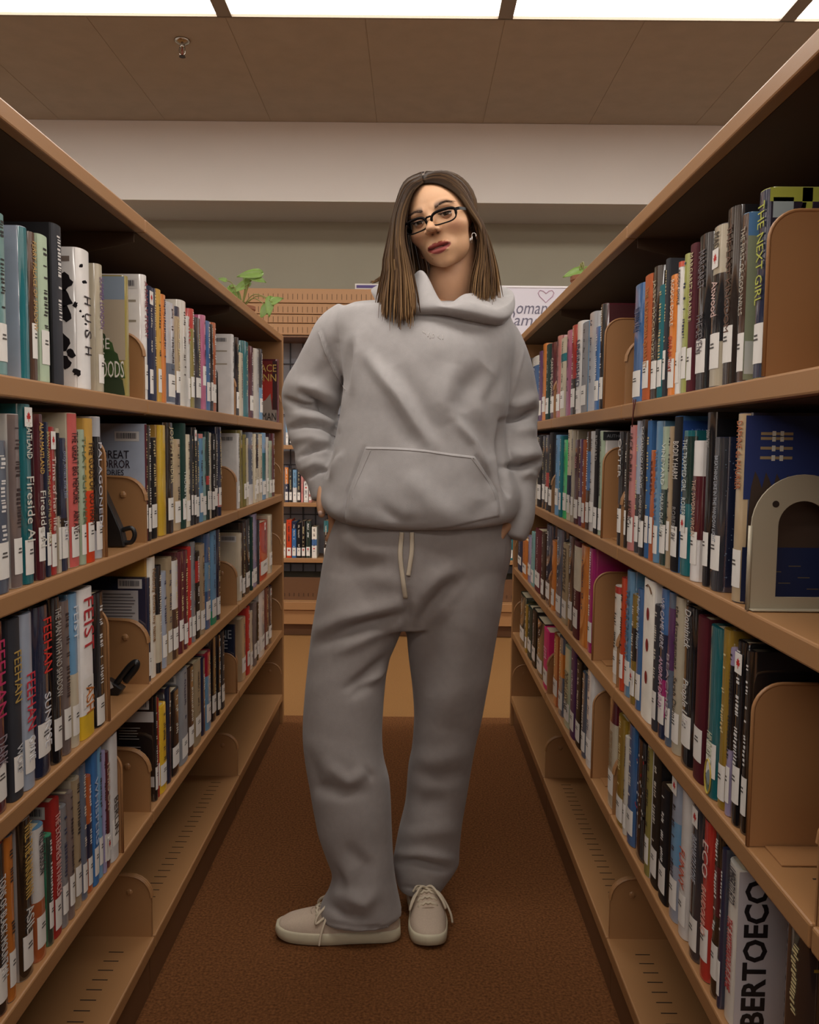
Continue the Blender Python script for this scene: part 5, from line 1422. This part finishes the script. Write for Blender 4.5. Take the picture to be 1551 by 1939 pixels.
# arched steel bookend on the right second shelf
M_steel = mat('painted_steel', 'b4aa94', .4, metal=.1, noise=.02, nscale=20)
ya = y_of(1416, AR, ZS[1]+.05)
ab = empty('arched_bookend', (AR+.002, ya, ZS[1]+.0006), 'grey steel arched bookend with open centre, in front of the blue castle cover', 'bookend')
Wd, Hh, w_ = .125, .165, .032
outer = [(0, 0), (0, Hh-Wd/2)]+[(Wd/2-Wd/2*math.cos(t), Hh-Wd/2+Wd/2*math.sin(t)) for t in [math.pi*q/20 for q in range(1, 21)]]+[(Wd, 0)]
ri = Wd/2-w_; inner = [(w_, .016), (w_, Hh-Wd/2)]+[(Wd/2-ri*math.cos(t), Hh-Wd/2+ri*math.sin(t)) for t in [math.pi*q/20 for q in range(1, 21)]]+[(Wd-w_, .016)]
n = len(outer); mb = MB(); v = []
for yy in (-.0014, .0014): v += [(x, yy, z) for x, z in outer]+[(x, yy, z) for x, z in inner]
f = []
for i in range(n):
    j = (i+1) % n
    f += [(i, j, n+j, n+i), (2*n+i, 3*n+i, 3*n+j, 2*n+j), (i, 2*n+i, 2*n+j, j), (n+i, n+j, 3*n+j, 3*n+i)]
mb.add(v, f); mb.build('arch_plate', M_steel, ab, fix=True)
MB().box(.0, Wd, -.014, .0, .0004, .0022).build('foot', M_steel, ab, bevel=.0006)
fl = MB(); fl.tube([(-.001, -.001, 0), (-.001, -.001, Hh-Wd/2)], .0028, 6); fl.build('front_flange', M_steel, ab, smooth=True)
hl = MB(); hl.tube([(.028, -.0017, Hh-.036), (.028, .0017, Hh-.036)], .0042, 12); hl.build('hole', M_dark, ab)
# black hooked bookends lying on the empty ends of the left shelves
M_blk = mat('black_plastic', '1c1b1c', .35); M_wht = mat('white_print', 'cfc9c4', .6)
def tipped(x0, Y, z, label, card):
    e = empty('hooked_bookend', (x0, Y, z), label, 'bookend')
    mb = MB(); mb.prism([(-.055, 0), (.02, 0), (.014, .03), (-.022, .115), (-.055, .115)] if not card else [(-.02, 0), (.02, .0), (.028, .012), (.0, .03), (-.02, .02)], -.012, .012); mb.build('wedge', M_blk, e, bevel=.002, fix=True)
    lp = MB(); q = [(.012, 0, .03), (.03, 0, .034), (.036, 0, .022), (.03, 0, .008), (.015, 0, .007)] if not card else [(.005, 0, .01), (.02, 0, .03), (.04, 0, .055), (.052, 0, .062), (.05, 0, .05), (.03, 0, .024)]
    lp.tube(interp_rows(q, 5), .0045 if not card else .006, 8); lp.build('hook', M_blk, e, smooth=True)
    if card: 
        c = MB().add([(-.02, -.013, .002), (.012, -.013, .016), (-.004, -.013, .05), (-.03, -.013, .036)], [(0, 1, 2, 3)]); c.add([(-.02, -.0125, .002), (.012, -.0125, .016), (-.004, -.0125, .05), (-.03, -.0125, .036)], [(3, 2, 1, 0)]); c.build('white_card', M_wht, e)
    else:
        for zz, xx in ((.085, -.028), (.05, -.026), (.03, -.03)):
            text('print', 'b', .018, basis((1, 0, 0), (0, 0, 1), (0, -1, 0), (xx, -.0123, zz)), M_wht, e, fit=.008, up=.012)
tipped(-.557, 1.575, ZS[1]+.002, 'black tipped bookend with white print on the empty end of the left second shelf', False)
tipped(-.575, 1.58, ZS[2]+.0005, 'small black hooked clip with white card, empty end of the left third shelf', True)
strap = empty('black_strap', (-.56, 2.39, ZS[0]+.115), 'black strap leaning against the white cover above the far bracket, left top shelf', 'strap')
mb = MB(); mb.tube([(-.03, 0, .075), (-.022, 0, .06), (-.01, 0, .03), (.004, 0, -.002), (.0045, 0, -.11)], .006, 8); mb.build('band', M_blk, strap, smooth=True)
# ribbon marker hanging over the right top shelf
rb = MB(); yr = y_of(1207, AR, ZS[0]); rb.tube(interp_rows([(AR-.003, yr, ZS[0]+.004), (AR-.006, yr+.002, ZS[0]-.02), (AR-.005, yr+.012, ZS[0]-.045), (AR-.006, yr+.004, ZS[0]-.02), (AR-.004, yr+.01, ZS[0]+.004)], 5), .0012, 5)
tag(rb.build('ribbon', mat('maroon_ribbon', '5a2a20', .8)), 'thin maroon ribbon marker hanging over the edge of the right top shelf', 'ribbon')
# ------------------------------------------------------------------ sign, card, plants
M_sign = mat('white_board', 'd2cdd6', .7)
sg_ = empty('romance_sign', (at(1040, 600, 4.86)[0], 4.86, zat(662, 4.86)), 'white sign with handwritten Romance lettering behind her shoulder', 'sign')
hs_ = zat(543, 4.86)-zat(662, 4.86)
MB().box(-.36, .40, -.004, .004, 0, hs_).build('board', M_sign, sg_, bevel=.002)
MB().box(-.36, .40, -.008, .004, hs_, hs_+.01).build('top_edge', mat('white_edge', 'e8e4e8', .5), sg_)
M_pen = mat('grey_pen', '6a6678', .7); M_pk = mat('pink_pen', 'b08aa0', .7)
def script(body, px, py, wpx, hpx):
    p = at(px, py, 4.855); text('lettering', body, .1, basis((1, 0, 0), (0, 0, 1), (0, -1, 0), (p[0]-sg_.location.x, -.0055, p[2]-sg_.location.z)), M_pen, sg_, fit=wpx*4.86/FPX, up=hpx*4.86/FPX, shear=.25)
script('Romance', 1010, 584, 98, 23); script("l'amour", 1006, 607, 94, 22)
hp = [(.0, .30), (-.35, .65), (-.75, .75), (-1, .4), (-.8, -.1), (-.3, -.6), (0, -.95), (.3, -.6), (.8, -.1), (1, .4), (.75, .75), (.35, .65), (0, .3)]
c = at(1034, 560, 4.855); hb = MB(); hb.tube([(c[0]-sg_.location.x+x*.045, -.006, c[2]-sg_.location.z+z*.04) for x, z in hp], .0022, 5); hb.build('heart_drawing', M_pk, sg_)
pc = empty('purple_card', (at(700, 545, 4.87)[0], 4.9, zs[0]), 'small purple card with white border standing on the back bookcase header', 'card')
hc_ = max(zat(538.5, 4.9)-zs[0], .03)
MB().box(-.085, .085, .003, .006, 0, hc_).build('border', M_wht, pc); MB().box(-.077, .077, .0005, .003, 0.006, hc_-.008).build('purple_field', mat('purple_print', '4a3a70', .6), pc)
M_leafg = mat('pothos_leaf', '7a9a4a', .4, noise=.2, nscale=25); M_stem = mat('green_stem', '7a7a40', .6); M_pot = mat('terracotta', '8a5a40', .8); M_soil = mat('soil', '2a1c14', 1)
M_leafg.node_tree.nodes['Principled BSDF'].inputs['Transmission Weight'].default_value = 0.0
def leaf(e, p, d, up, L, W):
    d = np.array(d, float); d /= np.linalg.norm(d); up = np.array(up, float); sd = np.cross(d, up); sd /= np.linalg.norm(sd); nn = np.cross(sd, d)
    st = [(0, .0), (.03, .55), (.15, .92), (.35, 1), (.6, .78), (.82, .42), (1, .0)]
    V = []; 
    for t, w_ in st:
        for s_ in (-1, -.5, 0, .5, 1): V.append(p+d*(L*(t-.08*abs(s_)*(1-t)*2))+sd*(s_*w_*W/2)+nn*(-.12*W*abs(s_)*0+.12*W*s_*s_-.25*L*t*t))
    F_ = [(j*5+i, j*5+i+1, j*5+5+i+1, j*5+5+i) for j in range(len(st)-1) for i in range(4)]
    m = MB(); m.add(V, F_); o = m.build('leaf', M_leafg, e, smooth=True); sm = o.modifiers.new('t', 'SOLIDIFY'); sm.thickness = .0008; return o
def plant(loc, label, leaves, pot_r):
    e = empty('pothos_plant', loc, label, 'plant'); L0 = np.array(loc)
    lathe([(.001, 0), (pot_r*.75, 0), (pot_r, .075), (pot_r*1.06, .078), (pot_r*1.06, .09), (pot_r*.92, .09), (pot_r*.9, .08), (.001, .08)]).build('pot', M_pot, e, smooth=False, fix=True)
    for (px, py, Y, dx, dz, Lp, Wp) in leaves:
        p = at(px, py, Y)-L0; base = np.array([0, 0, .08]); midp = (base+p)/2+np.array([random.uniform(-.01, .01), 0, .035])
        m = MB(); m.tube(interp_rows([base, midp, p], 7), .0019, 6); m.build('stem', M_stem, e, smooth=True)
        leaf(e, p, (dx, -.35, dz), (0, -1, .35), Lp*Y/FPX, Wp*Y/FPX)
# petiole points in the photograph: leaf base, then direction it hangs
plant((-.655, 3.24, ZTOP+.0006), 'green pothos plant with heart leaves on top of the left bookcase', [(492, 518, 3.2, -1, -.1, 42, 20), (470, 526, 3.22, -.3, -1, 16, 18), (478, 524, 3.2, 1, -.35, 28, 17), (470, 536, 3.24, -1, -.55, 34, 18), (437, 545, 3.26, .8, -.8, 30, 19), (512, 566, 3.16, -.05, -1, 34, 18), (516, 572, 3.15, .8, .3, 22, 16), (506, 580, 3.2, -.5, -.9, 26, 18), (428, 531, 3.22, -.9, .25, 14, 9)], .05)
plant((.52, 2.62, ZTOP+.0006), 'small green plant peeking over the top of the right bookcase', [(1098, 512, 2.62, -1, -.35, 34, 16), (1100, 508, 2.66, .3, -1, 30, 16), (1105, 514, 2.64, .8, .2, 30, 16)], .045)
fit_texts()
